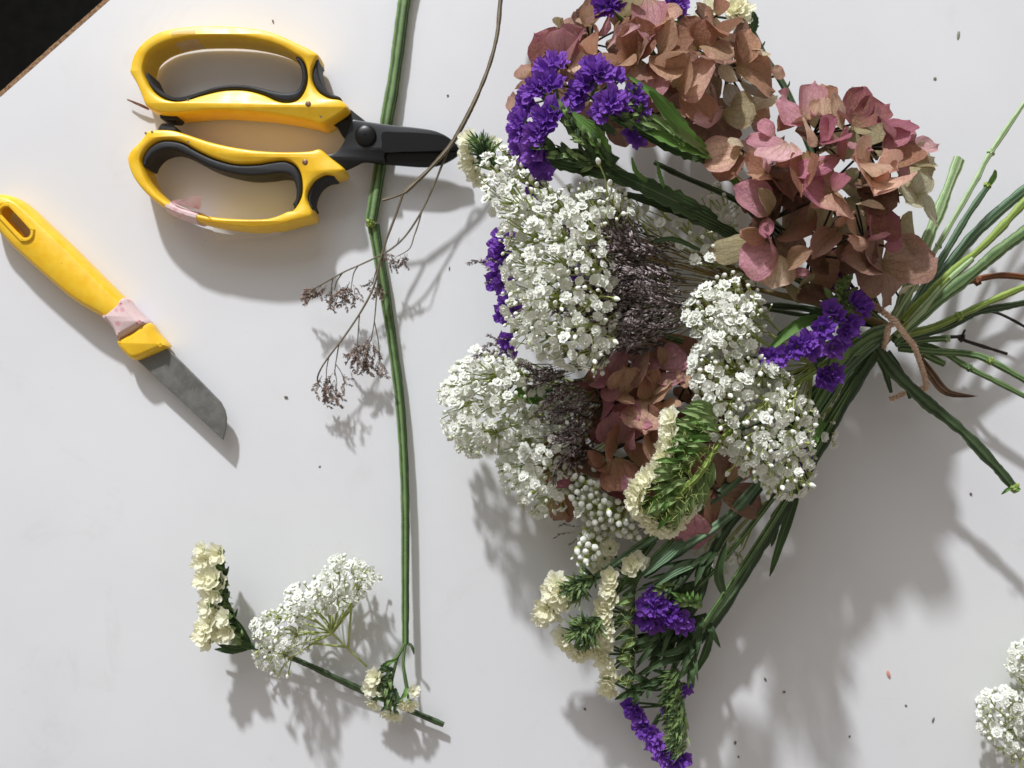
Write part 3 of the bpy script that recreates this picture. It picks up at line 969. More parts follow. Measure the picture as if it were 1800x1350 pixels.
specA = conv(890, 0, .1778, [
 (560,620,335,365,320,'mbr',.3),(580,600,580,290,290,'mauve',.3),(625,600,770,330,270,'mauve',.3),(790,480,730,665,160,'beige',.3),(600,400,560,235,210,'olive',-.5),
 (890,540,900,345,210,'orange',.2),(880,610,870,505,120,'tan',.3),(240,800,330,540,220,'rust',-.2),(210,780,140,660,160,'peach',-.4),(210,810,65,840,70,'brown',-.4),(120,1060,55,970,140,'peach',-.6),
 (860,240,790,40,270,'tan',-.2),(870,220,1010,110,260,'dusk',.0),(920,345,1030,165,140,'pink',.3),(1000,470,1260,260,130,'lpink',.4),(1170,160,1160,10,260,'olive',.1),
 (1250,570,1010,570,220,'brown',.2),(1265,570,1190,310,310,'brown',.2),(1300,620,1330,380,260,'dusk',.2),(1250,650,1100,650,120,'tan',.4),(620,665,775,720,110,'peach',.1),(800,250,745,200,130,'beige',-.5)])
specA += conv(1100, 0, .2222, [
 (70,475,80,170,250,'rust',.3),(75,475,205,330,210,'rust',.2),(80,480,160,650,200,'dusk',.3),(170,-20,170,235,210,'mauve',.2),(230,190,425,100,190,'peach',.1),(190,240,345,190,110,'tan',.2),
 (260,425,400,180,190,'tan',.3),(260,425,520,350,260,'brown',.4),(265,435,330,650,220,'tan',.2),(255,445,235,700,180,'mauve',.4),(560,390,525,130,250,'rust',.2),(585,390,625,180,170,'rust',.2),
 (720,265,670,130,240,'orange',.2),(725,120,770,-10,100,'rust',-.2),(760,290,875,220,200,'brown',-.1),(590,420,750,560,270,'dusk',.3),(600,340,825,430,210,'tan',.2),(780,500,845,615,120,'cream',-.1),
 (425,690,710,590,340,'peach',.5),(400,690,520,450,280,'tan',.3),(445,720,690,880,220,'orange',.4),(890,520,985,260,170,'orange',-.1),(890,540,1165,690,270,'orange',.1),(890,490,850,320,160,'brown',-.2),
 (1000,450,1065,480,150,'cream',-.4),(910,650,1105,730,240,'grey',-.7),(790,670,940,820,160,'grey',-.5),(765,860,605,945,120,'lpink',.4),(780,880,990,900,270,'olive',.2),(770,900,700,1090,290,'dark',-.1),
 (970,860,1185,760,120,'cream',.0),(990,890,1125,920,190,'tan',-.4),(1170,610,1218,570,90,'peach',-.2),(640,920,520,1060,220,'dark',-.4),(400,860,455,940,150,'peach',-.2),(1000,980,1100,1000,170,'mauve',-.4)])
hydrangea("dried rusty brown hydrangea head at the top of the bouquet", (1150, 120), (250, 185), 1.8, 5.6, specA, 34, (1300, 300, 2.0), 12, ('dark', 'brown', 'dark', 'dusk'))

specC = conv(1030, 580, .2074, [
 (540,580,480,360,210,'tan',.4),(530,590,545,775,340,'peach',.5),(550,580,735,520,190,'tan',.4),(560,545,745,460,80,'beige',.5),(565,490,540,385,100,'mauve',.2),(600,650,780,605,90,'tan',.2),
 (330,535,320,380,230,'tan',.3),(325,525,330,650,120,'tan',.3),(375,390,470,250,270,'dusk',.1),(200,490,310,210,170,'mauve',.2),(200,480,215,560,130,'mauve',.2),(480,290,360,40,180,'dusk',-.2),
 (460,220,550,300,190,'mauve',.2),(590,400,815,455,170,'mauve',.2),(625,310,800,160,230,'pink',.2),(640,310,635,165,90,'tan',.1),(790,290,855,445,100,'tan',.1),(110,480,150,290,160,'mauve',-.1),(40,450,155,510,90,'mag',-.2),
 (130,720,225,630,170,'mag',-.1),(240,640,420,730,160,'mag',.1),(250,735,525,780,100,'pink',.3),(300,960,260,745,290,'mauve',.3),(320,900,440,840,230,'mauve',.2),(480,860,570,730,260,'brown',.0),
 (610,850,535,1095,180,'tan',.2),(260,1010,130,890,260,'rust',.1),(240,1090,310,1340,260,'rust',.2),(400,1120,490,990,210,'brown',.0),(510,1190,310,1345,130,'pink',.2),(160,1080,20,1085,130,'rust',.0),(150,1100,90,1200,170,'rust',-.2),(870,430,960,300,200,'tan',-.2),(960,420,880,260,150,'beige',-.1)])
specC += [(1240,870,1275,912,48,'orange',.2),(1270,870,1328,886,46,'dusk',.0),(1210,900,1205,945,60,'pink',.3),(1180,915,1240,935,60,'pink',.2),(1270,850,1250,790,50,'dusk',0),(1285,850,1310,800,40,'tan',0),
          (985,800,945,790,55,'dark',-.3),(980,810,1000,850,50,'mag',-.3),(1000,780,960,830,50,'brown',-.3),(1000,890,975,905,40,'tan',-.6),(990,905,1010,880,36,'rust',-.6)]
hydrangea("dried reddish brown hydrangea head deep in the middle of the bouquet", (1145, 755), (190, 200), 1.8, 4.6, specC, 34, (1300, 700, 2.0), 13, ('dark', 'brown', 'rust', 'mbr'))

# --- white gypsophila sprays
GP = [
 ("upper left", [(848,275),(885,258),(920,285),(965,322),(1010,330),(1045,312),(1085,322),(1128,372),(1068,398),(1078,440),(1092,520),(1088,590),(1062,660),(1000,650),(940,622),(900,604),(886,545),(882,480),(886,420),(862,375),(848,325)], 4.4, 7.4, 12.8, .46, (1180, 500, 3.2), (8.2, 13), 70),
 ("behind the green leaves", [(1085,335),(1150,350),(1235,392),(1292,440),(1300,475),(1235,482),(1190,440),(1120,402)], 3.0, 4.2, 19, .3, (1330, 500, 2.6), (9, 11.5), 40),
 ("below the dark leaf", [(1232,335),(1262,322),(1300,345),(1295,400),(1300,440),(1262,440),(1240,400)], 2.0, 3.0, 16, .4, (1340, 480, 2.2), (8, 10.5), 30),
 ("lowest on the left", [(776,690),(798,640),(840,610),(892,614),(935,640),(962,682),(940,725),(884,745),(865,795),(822,803),(790,775),(774,725)], 2.2, 4.4, 12.6, .4, (1050, 690, 2.2), (9.5, 12), 60),
 ("shaded by the brown plume", [(878,752),(930,722),(975,672),(1032,690),(1042,740),(1003,800),(985,842),(992,892),(952,912),(905,885),(874,822)], 2.0, 3.5, 12.4, .45, (1090, 760, 1.6), (9, 11.5), 50),
 ("in bud at the lower left", [(990,815),(1050,818),(1088,858),(1112,900),(1132,955),(1062,935),(1052,985),(1022,1012),(1012,960),(1030,922),(998,870)], 2.1, 3.7, 10.5, .95, (1150, 850, 1.4), (14, 17), 40),
 ("over the middle stems", [(1198,545),(1238,492),(1290,478),(1332,508),(1352,560),(1332,610),(1372,640),(1402,680),(1438,722),(1428,780),(1430,855),(1385,882),(1338,852),(1300,830),(1270,792),(1235,748),(1218,690),(1212,640),(1225,592)], 4.6, 6.9, 13.2, .46, (1430, 640, 3.0), (8.2, 13), 62),
 ("under the lower stems", [(1222,962),(1300,942),(1315,990),(1240,1014)], 1.0, 1.8, 15, .3, (1350, 880, 1.6), (9, 11.5), 30),
 ("beside the table shadow", [(1440,712),(1476,698),(1468,792),(1428,805)], 2.0, 2.6, 16, .4, (1480, 680, 2.4), (8, 10), 25),
]
for i, (lab, poly, z0, z1, sp, bs, root, size, edge) in enumerate(GP):
    spray("gypsophila_spray", bq, poly, z0, z1, sp, bs, root, 40 + i, size, edge, "white gypsophila spray " + lab, GYPS, layers=3 if i == 6 else 2)
# a few stray stalks rising clear of the spray
for (x, y, z), (hx, hy, hz) in (((1052,285,7.6),(1068,345,6.6)), ((1072,322,7.4),(1070,350,6.6)), ((1080,600,6.6),(1055,585,6.2)), ((1082,525,7.0),(1055,520,6.6)), ((1405,780,6.8),(1380,790,6.2)), ((1425,852,6.2),(1385,840,5.8)), ((1350,870,5.6),(1350,835,5.6)), ((1280,830,5.6),(1300,800,5.6))):
    mb = MB(); mb.tube(spline([P(x, y, z), P((x + hx) / 2 + 4, (y + hy) / 2, (z + hz) / 2), P(hx, hy, hz)], 4), 0.0003, 4)
    st = mb.build("stray_stalk", M['pedicel'], bq)
    s = 9.5 * S
    inst("bud", BUM[2], st, frame(P(x, y, z), P(x, y, z) - P(hx, hy, hz), sx=s * .8, sy=s * .8, sz=s * .85))
mass = MB()
mass_used = False
for kind, data, meshes in (('blossom', BLD, BLM), ('bud', BUD, BUM)):
    lst = sorted(GYPS[kind], key=lambda t: -t[0])
    for i, (z, m, part) in enumerate(lst):
        k = random.randrange(len(data))
        if i < 300: inst(kind, meshes[k], part, m)
        else: bake(mass, data[k], m); mass_used = True
if mass_used:
    tag(mass.build("blossom_mass", [M['white'], M['calyx']], bq, angle=None), None, kind="stuff")

# --- mauve dried limonium plumes
def frond_mesh(k):
    rnd = random.Random(500 + k)
    mb = MB()
    ax = spline([Vector((0, 0, 0)), Vector((rnd.uniform(-.06, .06), .35, .05)), Vector((rnd.uniform(-.12, .12), .7, .08)), Vector((rnd.uniform(-.28, .28), 1.0, rnd.uniform(-.06, .08)))], 6)
    mb.tube(ax, 0.008, 3, 1)
    n = len(ax)
    for i in range(5, n):
        for sd in (-1, 1):
            if rnd.random() < .12: continue
            p = ax[i - 1].lerp(ax[i], rnd.random())
            t = (ax[i] - ax[i - 1]).normalized()
            side = Vector((t.y, -t.x, rnd.uniform(-.6, .9))) * sd
            for q in range(rnd.choice((1, 2))):
                dr = (t * rnd.uniform(.8, 1.3) + side * rnd.uniform(.3, .7)).normalized()
                L = rnd.uniform(.09, .16); w = L * .17
                o1 = dr.orthogonal().normalized(); o2 = dr.cross(o1)
                m_ = p + dr * (L * .45)
                vs_ = [p] + [m_ + o1 * (w * math.cos(a)) + o2 * (w * math.sin(a)) for a in (0, 2.09, 4.19)] + [p + dr * L]
                mb.add(vs_, [(0, 2, 1), (0, 3, 2), (0, 1, 3), (1, 2, 4), (2, 3, 4), (3, 1, 4)])
                p = p + side * 0.03
    return mb.mesh("mauve_frond", [M['mauve'], M['stem_black']], angle=None)
FRONDS = [frond_mesh(k) for k in range(6)]
def plume(label, poly, z0, z1, spacing, root, aimdir, L, seed, extra=()):
    rnd = random.Random(seed)
    pts = spray_points(poly, z0, z1, spacing, 45, seed=seed, jitter=.35)
    st = MB(); rootv = P(*root)
    todo = []
    for x, y, z, nn in pts:
        p = P(x, y, z)
        d = (p - rootv).normalized()
        d = (d * 0.65 + Vector(aimdir) * 0.6 + Vector((rnd.uniform(-.25, .25), rnd.uniform(-.25, .25), rnd.uniform(-.1, .3)))).normalized()
        todo.append((p, d, rnd.uniform(*L)))
    for (x0, y0, z0_), (x1, y1, z1_) in extra:
        a, b = P(x0, y0, z0_), P(x1, y1, z1_)
        todo.append((a, b - a, (b - a).length))
    for p, d, l in todo:
        if rnd.random() > .3: continue
        st.tube(spline([p, p.lerp(rootv, .4) + Vector((0, 0, -.002)), rootv], 4), 0.0003, 3)
    part = st.build("limonium_plume", M['dry_stalk'], bq)
    part["label"] = label
    for p, d, l in todo:
        inst("frond", rnd.choice(FRONDS), part, frame_y(p, d, (0, 0, 1), rnd.uniform(-1, 1), l, l, l))
plume("dark mauve dried limonium plume in the middle", [(1075,405),(1130,392),(1190,432),(1225,478),(1222,560),(1180,610),(1110,605),(1075,560),(1092,500)], 3.0, 5.0, 10.6, (1330, 505, 3.0), (-1.1, 0.15, 0.1), (.018, .033), 61,
      extra=[((1110,440,5.2),(1060,385,5.6)),((1090,420,5.4),(1050,395,5.8)),((1115,415,5.2),(1080,360,5.6)),((1080,372,5.4),(1045,345,5.6))])
plume("dark mauve dried limonium plume at the left", [(960,640),(1030,646),(1056,690),(1050,772),(1012,786),(1022,730),(1000,690)], 2.4, 3.8, 10, (1110, 640, 2.6), (-0.9, -0.3, 0.1), (.014, .024), 62,
      extra=[((880,480,3.2),(822,460,3.6)),((900,470,3.4),(850,455,3.8)),((895,500,3.2),(855,490,3.4)),((900,625,3.0),(850,605,3.4)),((900,600,3.0),(860,585,3.4)),((910,640,3.0),(838,618,3.2)),((930,650,3.2),(880,625,3.4)),((960,655,3.4),(905,640,3.6)),((1010,935,1.6),(975,940,1.6)),((1020,925,1.8),(985,920,1.8)),((1020,945,1.6),(1000,955,1.4))])

# --- statice spikes
def spike(label, florets, meshes, stems, size=21, leaves=(), up=0.75, parent=bq, name="statice_spike", stemmat='stem', stemr=0.0016, bracts=2, seed=0, calyx=12):
    """florets: (x, y, z, dx, dy[, size]) with dx, dy the way the funnel opens in the picture"""
    rnd = random.Random(900 + seed)
    mb = MB()
    for pth in stems:
        p = path(*pth)
        mb.tube(p, [stemr * (1.0 - 0.35 * (1 - i / len(p))) for i in range(len(p))], 8, 0, flat=.7, ridge=.12, nr=4)
    allp = [P(*q) for pth in stems for q in pth]
    fl = []
    for f in florets:
        x, y, z, dx, dy = f[:5]; s = (f[5] if len(f) > 5 else size) * rnd.uniform(.9, 1.1)
        s = s * S * (D - z * ZK / 100) / D
        d = Vector((dx + rnd.uniform(-.15, .15), -dy + rnd.uniform(-.15, .15), up + rnd.uniform(-.1, .15))).normalized()
        loc = P(x, y, z)
        fl.append((loc, d, s))
        b = loc - d * s * 0.6
        e = b - d * calyx * S
        mb.tube([b, b.lerp(e, .5), e], [s * .30, s * .26, s * .1], 6, 1)
        near = min(allp, key=lambda q: (q - e).length)
        mb.tube(spline([e, e.lerp(near, .5), near], 2), 0.0006, 4, 0)
        for k in range(bracts):
            sd = Vector((rnd.uniform(-1, 1), rnd.uniform(-1, 1), rnd.uniform(-.5, .8)))
            sd = (sd - d * sd.dot(d)).normalized()
            tip = b + d * s * rnd.uniform(.2, .6) + sd * s * rnd.uniform(.35, .7)
            w = s * .22; o = d.cross(sd)
            mb.add([e, e.lerp(tip, .5) + o * w + sd * s * .2, tip, e.lerp(tip, .5) - o * w + sd * s * .2], [(0, 1, 2), (0, 2, 3)], 1, [(.5, 0), (1, .5), (.5, 1), (0, .5)])
    part = mb.build(name, [M[stemmat], M['bract']], parent)
    if label: part["label"] = label
    for loc, d, s in fl:
        inst("floret", rnd.choice(meshes), part, frame(loc, d, roll=rnd.uniform(0, 6.28), sx=s, sy=s, sz=s * rnd.uniform(.85, 1.1)))
    for (pts, w, mt, bend, lean) in leaves:
        add_leaf("leaf", part, [P(*q) for q in pts], w * S * .66, M[mt], bend, 22, serr=.25, lean=lean)
    return part

def tuft(parent, axis, nmb, L, w, spread, seed, mats=('bract', 'leaf_dark'), zoff=.25, name="bracts", aimpx=None):
    """many narrow bracts along a pixel path, pointing towards its end (or along aimpx)"""
    r = random.Random(1300 + seed)
    ax = [Vector(a) for a in axis]
    mb = MB()
    for k in range(nmb):
        t = r.random() * (len(ax) - 1); i = min(int(t), len(ax) - 2)
        p = ax[i].lerp(ax[i + 1], t - i)
        d = Vector(aimpx) if aimpx else Vector((ax[-1].x - ax[0].x, ax[-1].y - ax[0].y))
        d = Vector((d.x, d.y)).normalized()
        a = math.atan2(d.y, d.x) + r.gauss(0, spread)
        l = r.uniform(*L)
        b = P(p.x + r.uniform(-4, 4), p.y + r.uniform(-4, 4), p.z + r.uniform(-.2, .1))
        m_ = P(p.x + l * .5 * math.cos(a), p.y + l * .5 * math.sin(a), p.z + zoff + r.uniform(0, .3))
        e = P(p.x + l * math.cos(a), p.y + l * math.sin(a), p.z + zoff + r.uniform(-.15, .3))
        pts = spline([b, m_, e], 3); n_ = len(pts); mt = 0 if r.random() < .6 else 1
        ww = r.uniform(*w) * .5 * S
        def f(u, v):
            j = int(round(v * (n_ - 1)))
            tt = (pts[min(j + 1, n_ - 1)] - pts[max(j - 1, 0)]).normalized()
            s_ = tt.cross(Vector((0, 0, 1))); s_ = s_.normalized() if s_.length > .1 else Vector((1, 0, 0))
            q = math.sin(math.pi * (.15 + .85 * v)) if v < 1 else 0.03
            x = u * 2 - 1
            return pts[j] + s_ * (x * ww * q) + s_.cross(tt) * (.45 * ww * abs(x))
        mb.grid(2, n_ - 1, f, mt)
    return mb.build(name, [M[m] for m in mats], parent, angle=None)

sp = spike("purple statice spike at the upper left edge", [
 (979,104,6.0,.2,-.5),(958,116,5.8,-.3,-.4),(970,140,6.3,.1,-.2),(948,148,6.2,-.3,-.2),(930,158,6.0,-.5,-.1,24),(922,184,5.6,-.5,0),(960,203,6.9,-.1,-.1,25),(980,186,6.8,.3,-.4),(910,212,5.8,-.6,.1),(908,234,5.8,-.6,.2),
 (938,234,6.8,-.3,.1,25),(952,222,6.8,0,0),(934,262,6.5,-.4,.3,24),(944,285,6.2,-.2,.4),(908,258,5.4,-.6,.2),(925,300,4.6,-.2,.4),(958,300,5.0,0,.3,18),(940,330,4.2,-.2,.4,18)], PURPLE,
 [[(985,200,5.6),(1040,262,5.2),(1120,318,4.4),(1230,372,3.6),(1400,490,3.0),(1545,572,2.8)], [(950,270,5.4),(1010,285,5.2),(1060,290,5.0),(1120,318,4.4)]], size=23,
 leaves=[([(1072,280,5.3),(1045,240,6.4),(1000,196,6.6)], 46, 'leaf', .15, .2), ([(1050,270,5.4),(1015,238,6.2),(985,205,6.3)], 28, 'bract', .2, 0), ([(1080,292,5.0),(1010,285,6.0),(938,268,6.2)], 52, 'leaf_dark', .2, -.2), ([(1130,330,4.6),(1050,302,5.6),(965,292,5.8)], 40, 'leaf_dark', .15, .3),
         ([(1260,390,3.6),(1170,345,4.8),(1075,300,5.2)], 50, 'leaf_dark', .1, .1), ([(1300,420,3.4),(1200,372,4.4),(1090,340,4.9)], 34, 'stem_dark', .2, 0), ([(1150,325,4.6),(1120,305,5.6),(1110,275,6)], 12, 'leaf', .1, 0), ([(1170,335,4.6),(1160,310,5.6),(1155,285,6)], 11, 'leaf', .1, 0)], seed=1)
tuft(sp, [(1075,285,5.6),(1030,245,6.3),(995,205,6.6)], 40, (22, 46), (5, 9), .35, 14)
tuft(sp, [(1060,292,5.6),(1000,275,6.1),(960,255,6.3)], 40, (20, 42), (5, 9), .4, 15, mats=('leaf_dark', 'bract'))
sp = spike("purple statice spike over the brown hydrangea", [
 (1044,113,6.6,-.2,-.5,24),(1060,126,6.8,.1,-.3,23),(1086,131,6.5,.3,-.3,20),(1030,140,6.4,-.3,-.1),(1013,160,6.2,-.5,0,22),(1012,176,6.1,-.5,.2),(1074,174,7.0,0,-.2,26),(1058,190,6.8,-.3,.2,24),(1090,182,6.8,.2,0,22),
 (1117,165,6.6,.2,-.3,22),(1123,190,6.5,.1,.2,22),(1110,232,5.4,-.1,.4,18),(1122,246,5.2,0,.5,18)], PURPLE,
 [[(1080,205,5.6),(1150,228,5.4),(1245,272,4.6),(1330,360,3.4),(1450,480,2.9),(1545,565,2.8)], [(1040,170,5.4),(1090,215,5.4),(1150,228,5.4)]], size=22,
 leaves=[([(1215,235,5.0),(1165,180,6.2),(1100,132,6.5)], 25, 'leaf', .2, .2), ([(1235,262,4.9),(1185,215,6.2),(1140,160,6.6)], 24, 'leaf', .25, -.2), ([(1248,275,4.7),(1180,248,6.0),(1112,218,6.4)], 30, 'leaf', .2, .2), ([(1240,268,4.8),(1190,232,6.0),(1130,196,6.4)], 22, 'bract', .25, .1), ([(1250,282,4.6),(1190,262,5.4),(1120,232,5.8)], 34, 'leaf_dark', .15, 0), ([(1080,235,5.2),(1060,222,6.2),(1035,205,6.4)], 24, 'leaf_dark', .2, 0), ([(1110,225,5.6),(1085,205,6.6),(1050,200,6.6)], 20, 'bract', .2, 0),
         ([(1350,380,3.4),(1300,325,4.2),(1245,272,4.7)], 26, 'leaf', .1, 0)], seed=2)
tuft(sp, [(1215,258,5.2),(1160,225,5.9),(1100,205,6.3)], 46, (22, 48), (5, 9), .35, 12)
tuft(sp, [(1110,160,6.2),(1130,205,6.1)], 26, (16, 30), (4, 7), .8, 13, aimpx=(-.6, -.7))
spike("purple statice florets peeping out at the left edge", [
 (872,425,3.6,-.5,-.2),(885,415,3.8,0,-.2),(868,455,3.4,-.6,0),(884,450,3.8,-.2,0),(870,492,3.2,-.5,.2),(885,500,3.5,0,.3),(888,535,3.6,-.5,.1),(905,545,3.8,0,0),(882,552,3.2,-.5,.3),(890,600,3.0,-.4,.2,18),(893,618,2.8,-.3,.4,16),(1010,480,5.0,0,0,14)], PURPLE,
 [[(900,430,2.8),(960,500,2.6),(1060,560,2.6),(1200,600,2.4)], [(900,580,2.6),(960,590,2.6),(1060,600,2.4)]], size=20, seed=3)
sp = spike("deep purple statice spike beside the twine", [
 (1482,484,5.2,.1,-.5,9),(1470,508,5.2,-.3,-.2,9),(1488,505,5.2,.2,-.2,8),(1462,540,6.0,-.1,-.3,19),(1476,555,6.0,.2,-.1,15),(1448,577,6.2,-.2,.1,20),(1512,530,5.8,.2,-.2,22),(1524,543,5.6,.5,.1,17),(1500,574,5.8,.2,.2,22),(1488,586,5.8,0,.3,18),
 (1420,598,6.2,-.2,-.1,20),(1402,610,6.2,-.2,.2,20),(1432,615,6.0,.1,.2,20),(1372,626,5.9,-.3,.1,18),(1348,628,5.8,-.5,0,18),(1470,612,5.4,.1,.2,20),(1486,602,5.4,.3,0,16),(1458,664,5.0,-.1,.3,22),(1470,655,5.0,.3,.1,18),(1446,670,4.8,-.3,.3,15)], PURPLE,
 [[(1470,520,4.6),(1478,570,4.6),(1495,620,4.0),(1535,600,3.4)], [(1360,632,5.0),(1420,618,5.0),(1470,600,4.6)]], size=20, bracts=3,
 leaves=[([(1440,560,4.8),(1400,572,5.2),(1345,620,5.2)], 26, 'leaf', .2, 0), ([(1450,545,4.6),(1410,565,5.0),(1365,590,4.8)], 22, 'leaf_dark', .2, 0), ([(1490,500,5.0),(1492,490,5.4),(1498,478,5.6)], 16, 'bract', .2, 0), ([(1482,530,4.9),(1495,515,5.4),(1508,505,5.4)], 15, 'bract', .2, 0), ([(1478,545,4.9),(1458,520,5.3),(1448,505,5.3)], 16, 'bract', .2, 0), ([(1490,610,4.6),(1480,630,5),(1460,650,5)], 20, 'bract', .2, 0)], seed=4)
tuft(sp, [(1485,545,4.8),(1480,515,5.1),(1484,495,5.2)], 46, (12, 24), (4, 7), 1.1, 11, mats=('bract', 'bract'), name="fuzzy_bracts")
spike("purple statice florets hidden below the white spray", [(1395,800,3.4,.1,.3,24),(1412,815,3.2,.4,.3,22),(1380,815,3.2,-.2,.4,20),(1345,790,3.8,0,0,16),(1352,812,3.4,0,.2,16),(1300,770,4.2,0,0,10)], PURPLE,
 [[(1400,790,2.8),(1440,730,2.8),(1500,640,2.8)]], leaves=[([(1445,740,2.9),(1430,770,3.6),(1420,800,3.8)], 26, 'leaf', .2, 0)], seed=5)
sp = spike("purple statice florets near the bottom of the bouquet", [(1150,1048,3.0,0,-.3,20),(1135,1065,2.9,-.4,0,20),(1130,1092,2.6,-.4,.2,20),(1160,1066,3.1,.1,.1,20),(1178,1078,3.0,.1,-.1,20),(1195,1092,2.9,.2,.1,20),(1208,1102,2.7,.3,.4,18),(1150,1098,2.4,0,.4,18),(1172,1098,2.4,.1,.4,18)], PURPLE,
 [[(1165,1060,2.2),(1215,1040,2.2),(1300,950,2.2),(1420,790,2.4),(1530,620,2.4)]], leaves=[], seed=6)
tuft(sp, [(1235,1070,2.6),(1210,1058,2.9),(1200,1050,3.0)], 36, (14, 26), (4, 7), .7, 8, mats=('leaf', 'bract'))
tuft(sp, [(1185,1025,2.7),(1165,1035,2.9)], 18, (14, 24), (4, 7), .5, 9)
sp = spike("purple statice spike at the bottom tip", [(1108,1242,1.5,-.4,-.1,18),(1118,1258,1.6,-.4,.1,18),(1128,1280,1.6,-.4,.1,20),(1146,1292,1.8,-.2,0,18),(1150,1310,1.7,-.3,.2,20),(1166,1330,1.7,-.2,.3,20),(1185,1342,1.7,0,.4,20),(1200,1338,1.6,.2,.3,18),(1206,1214,1.6,.2,.4,16),(1196,1220,1.4,0,.5,14),(1170,1250,1.9,0,0,9)], PURPLE,
 [[(1188,1335,1.0),(1198,1270,1.1),(1192,1200,1.3),(1186,1170,1.6),(1250,1080,2.0),(1380,880,2.4),(1530,620,2.4)], [(1140,1290,1.0),(1170,1240,1.1),(1192,1200,1.3)]], bracts=4,
 leaves=[], seed=7)
tuft(sp, [(1190,1175,1.7),(1198,1220,1.6),(1204,1270,1.5),(1204,1315,1.4)], 190, (22, 46), (3, 6), .4, 5, aimpx=(-.75, .65))
tuft(sp, [(1175,1200,1.6),(1185,1250,1.5),(1195,1300,1.5)], 110, (16, 34), (3, 6), .45, 6, aimpx=(-.7, .7))
tuft(sp, [(1185,1185,1.6),(1150,1195,1.7),(1125,1212,1.7)], 24, (22, 40), (8, 13), .4, 7, mats=('leaf_dark', 'leaf_dark'))
tuft(sp, [(1245,1010,1.9),(1200,1070,1.8),(1160,1120,1.7)], 60, (40, 85), (6, 11), .3, 31, mats=('leaf_dark', 'stem_dark'), aimpx=(-.72, .70), name="narrow_leaves")  # dark greens fill the tangle of stems, its deep shade put into colour
tuft(sp, [(1240,1080,1.4),(1190,1110,1.3),(1160,1130,1.2)], 50, (40, 80), (7, 12), .45, 32, mats=('leaf_dark', 'stem_dark'), aimpx=(-.8, .6), name="narrow_leaves")
tuft(sp, [(1235,1090,2.0),(1225,1120,1.9),(1215,1160,1.8)], 26, (30, 60), (6, 10), .3, 33, mats=('leaf_dark', 'stem_dark'), aimpx=(-.3, .95), name="narrow_leaves")
tuft(sp, [(1270,960,2.2),(1215,990,2.3),(1170,1020,2.3)], 34, (40, 80), (6, 10), .3, 34, mats=('leaf_dark', 'stem_dark'), aimpx=(-.8, .6), name="narrow_leaves")
spike("purple statice florets behind the top hydrangea", [(1062,8,5.2,-.2,0,22),(1080,2,5.2,.2,-.2,22),(1185,4,3.6,.2,-.1,20),(1198,12,3.4,.4,.1,18)], PURPLE, [[(1080,20,4.0),(1160,110,3.0),(1300,300,2.4)], [(1195,20,2.6),(1210,90,2.4),(1300,300,2.4)]], leaves=[([(1208,70,2.6),(1200,45,3.2),(1192,25,3.2)], 26, 'bract', .2, 0)], seed=8)

spike("cream statice florets at the top right", [(1245,12,2.6,-.2,-.1,22),(1240,28,2.4,-.3,.3,20),(1290,10,3.0,-.1,-.2,23),(1304,18,3.0,.2,0,23),(1296,28,2.8,0,.3,20),(1302,55,2.2,0,.2,16),(1270,-10,2.6,0,-.3,22)], CREAM,
 [[(1300,35,2.0),(1322,55,2.0),(1345,100,2.0),(1385,165,2.0),(1440,300,2.0),(1545,550,2.6)]], stemmat='stem_dark', stemr=.0019, leaves=[([(1318,62,2.2),(1325,40,2.8),(1322,20,3.0)], 22, 'leaf_dark', .25, 0), ([(1325,55,2.2),(1305,40,2.6),(1285,38,2.6)], 16, 'leaf_dark', .2, 0), ([(1338,84,2.2),(1342,78,2.5),(1345,72,2.6)], 5, 'leaf_dark', .2, 0), ([(1380,155,2.2),(1386,150,2.5),(1388,142,2.6)], 5, 'leaf_dark', .2, 0)], seed=9)
sp = spike("cream statice florets at the left above the white spray", [(820,240,2.8,-.5,-.4,18),(816,262,2.6,-.6,0,17),(822,285,2.4,-.5,.4,20),(832,305,2.2,-.3,.5,20),(868,250,3.0,.2,-.4,16),(845,318,2.0,0,.6,16)], CREAM,
 [[(845,260,2.4),(875,300,2.6),(960,400,2.6),(1150,520,2.4)]], leaves=[], bracts=3, seed=10)
tuft(sp, [(875,300,2.7),(855,275,3.0),(845,255,3.1)], 110, (20, 40), (3, 6), .55, 10)
# the big cream comb lying on top
ZC = lambda x, y: (1060 + x * .2222, 680 + y * .2222)
comb_st = [(1268,772,6.2),(1250,800,6.6),(1240,818,6.8),(1222,842,6.9),(1200,862,6.8),(1178,890,6.5)]
cf = []
for x, y, dx, dy, s, z in ((520,225,-.5,-.3,15,6.4),(505,262,-.7,0,15,6.3),(515,330,-.5,-.2,16,6.5),(500,375,-.7,.1,16,6.4),(515,450,-.5,-.1,16,6.6),(480,480,-.8,.1,15,6.4),(460,560,-.7,0,15,6.6),(430,610,-.8,.1,15,6.5),(400,670,-.6,.1,14,6.6),
                        (330,715,-.7,-.2,17,6.5),(300,760,-.8,0,17,6.4),(250,830,-.8,.1,19,6.4),(225,900,-.9,.2,19,6.2),(240,960,-.8,.4,18,6.1),(290,1010,-.6,.6,17,6.0),(340,1060,-.5,.7,18,6.0),(390,1110,-.4,.9,19,5.9),(440,1150,-.3,.9,19,5.8),(480,1160,-.1,.9,18,5.8),(560,1120,.2,.9,17,5.8),(650,1050,.5,.6,15,5.8),(740,960,.6,.4,13,5.8)):
    cf.append((*ZC(x, y), z + .45, dx * 1.1, dy * 1.1, s * 1.3))
comb = spike("cream statice spike with green bracts, topmost in the middle", cf, CREAM, [comb_st, [(1268,772,6.2),(1330,720,4.6),(1450,640,3.4),(1540,580,3.0)]], up=.5, stemmat='stem_lime', stemr=.0017, bracts=1, seed=11, calyx=20)
rnd = random.Random(77)
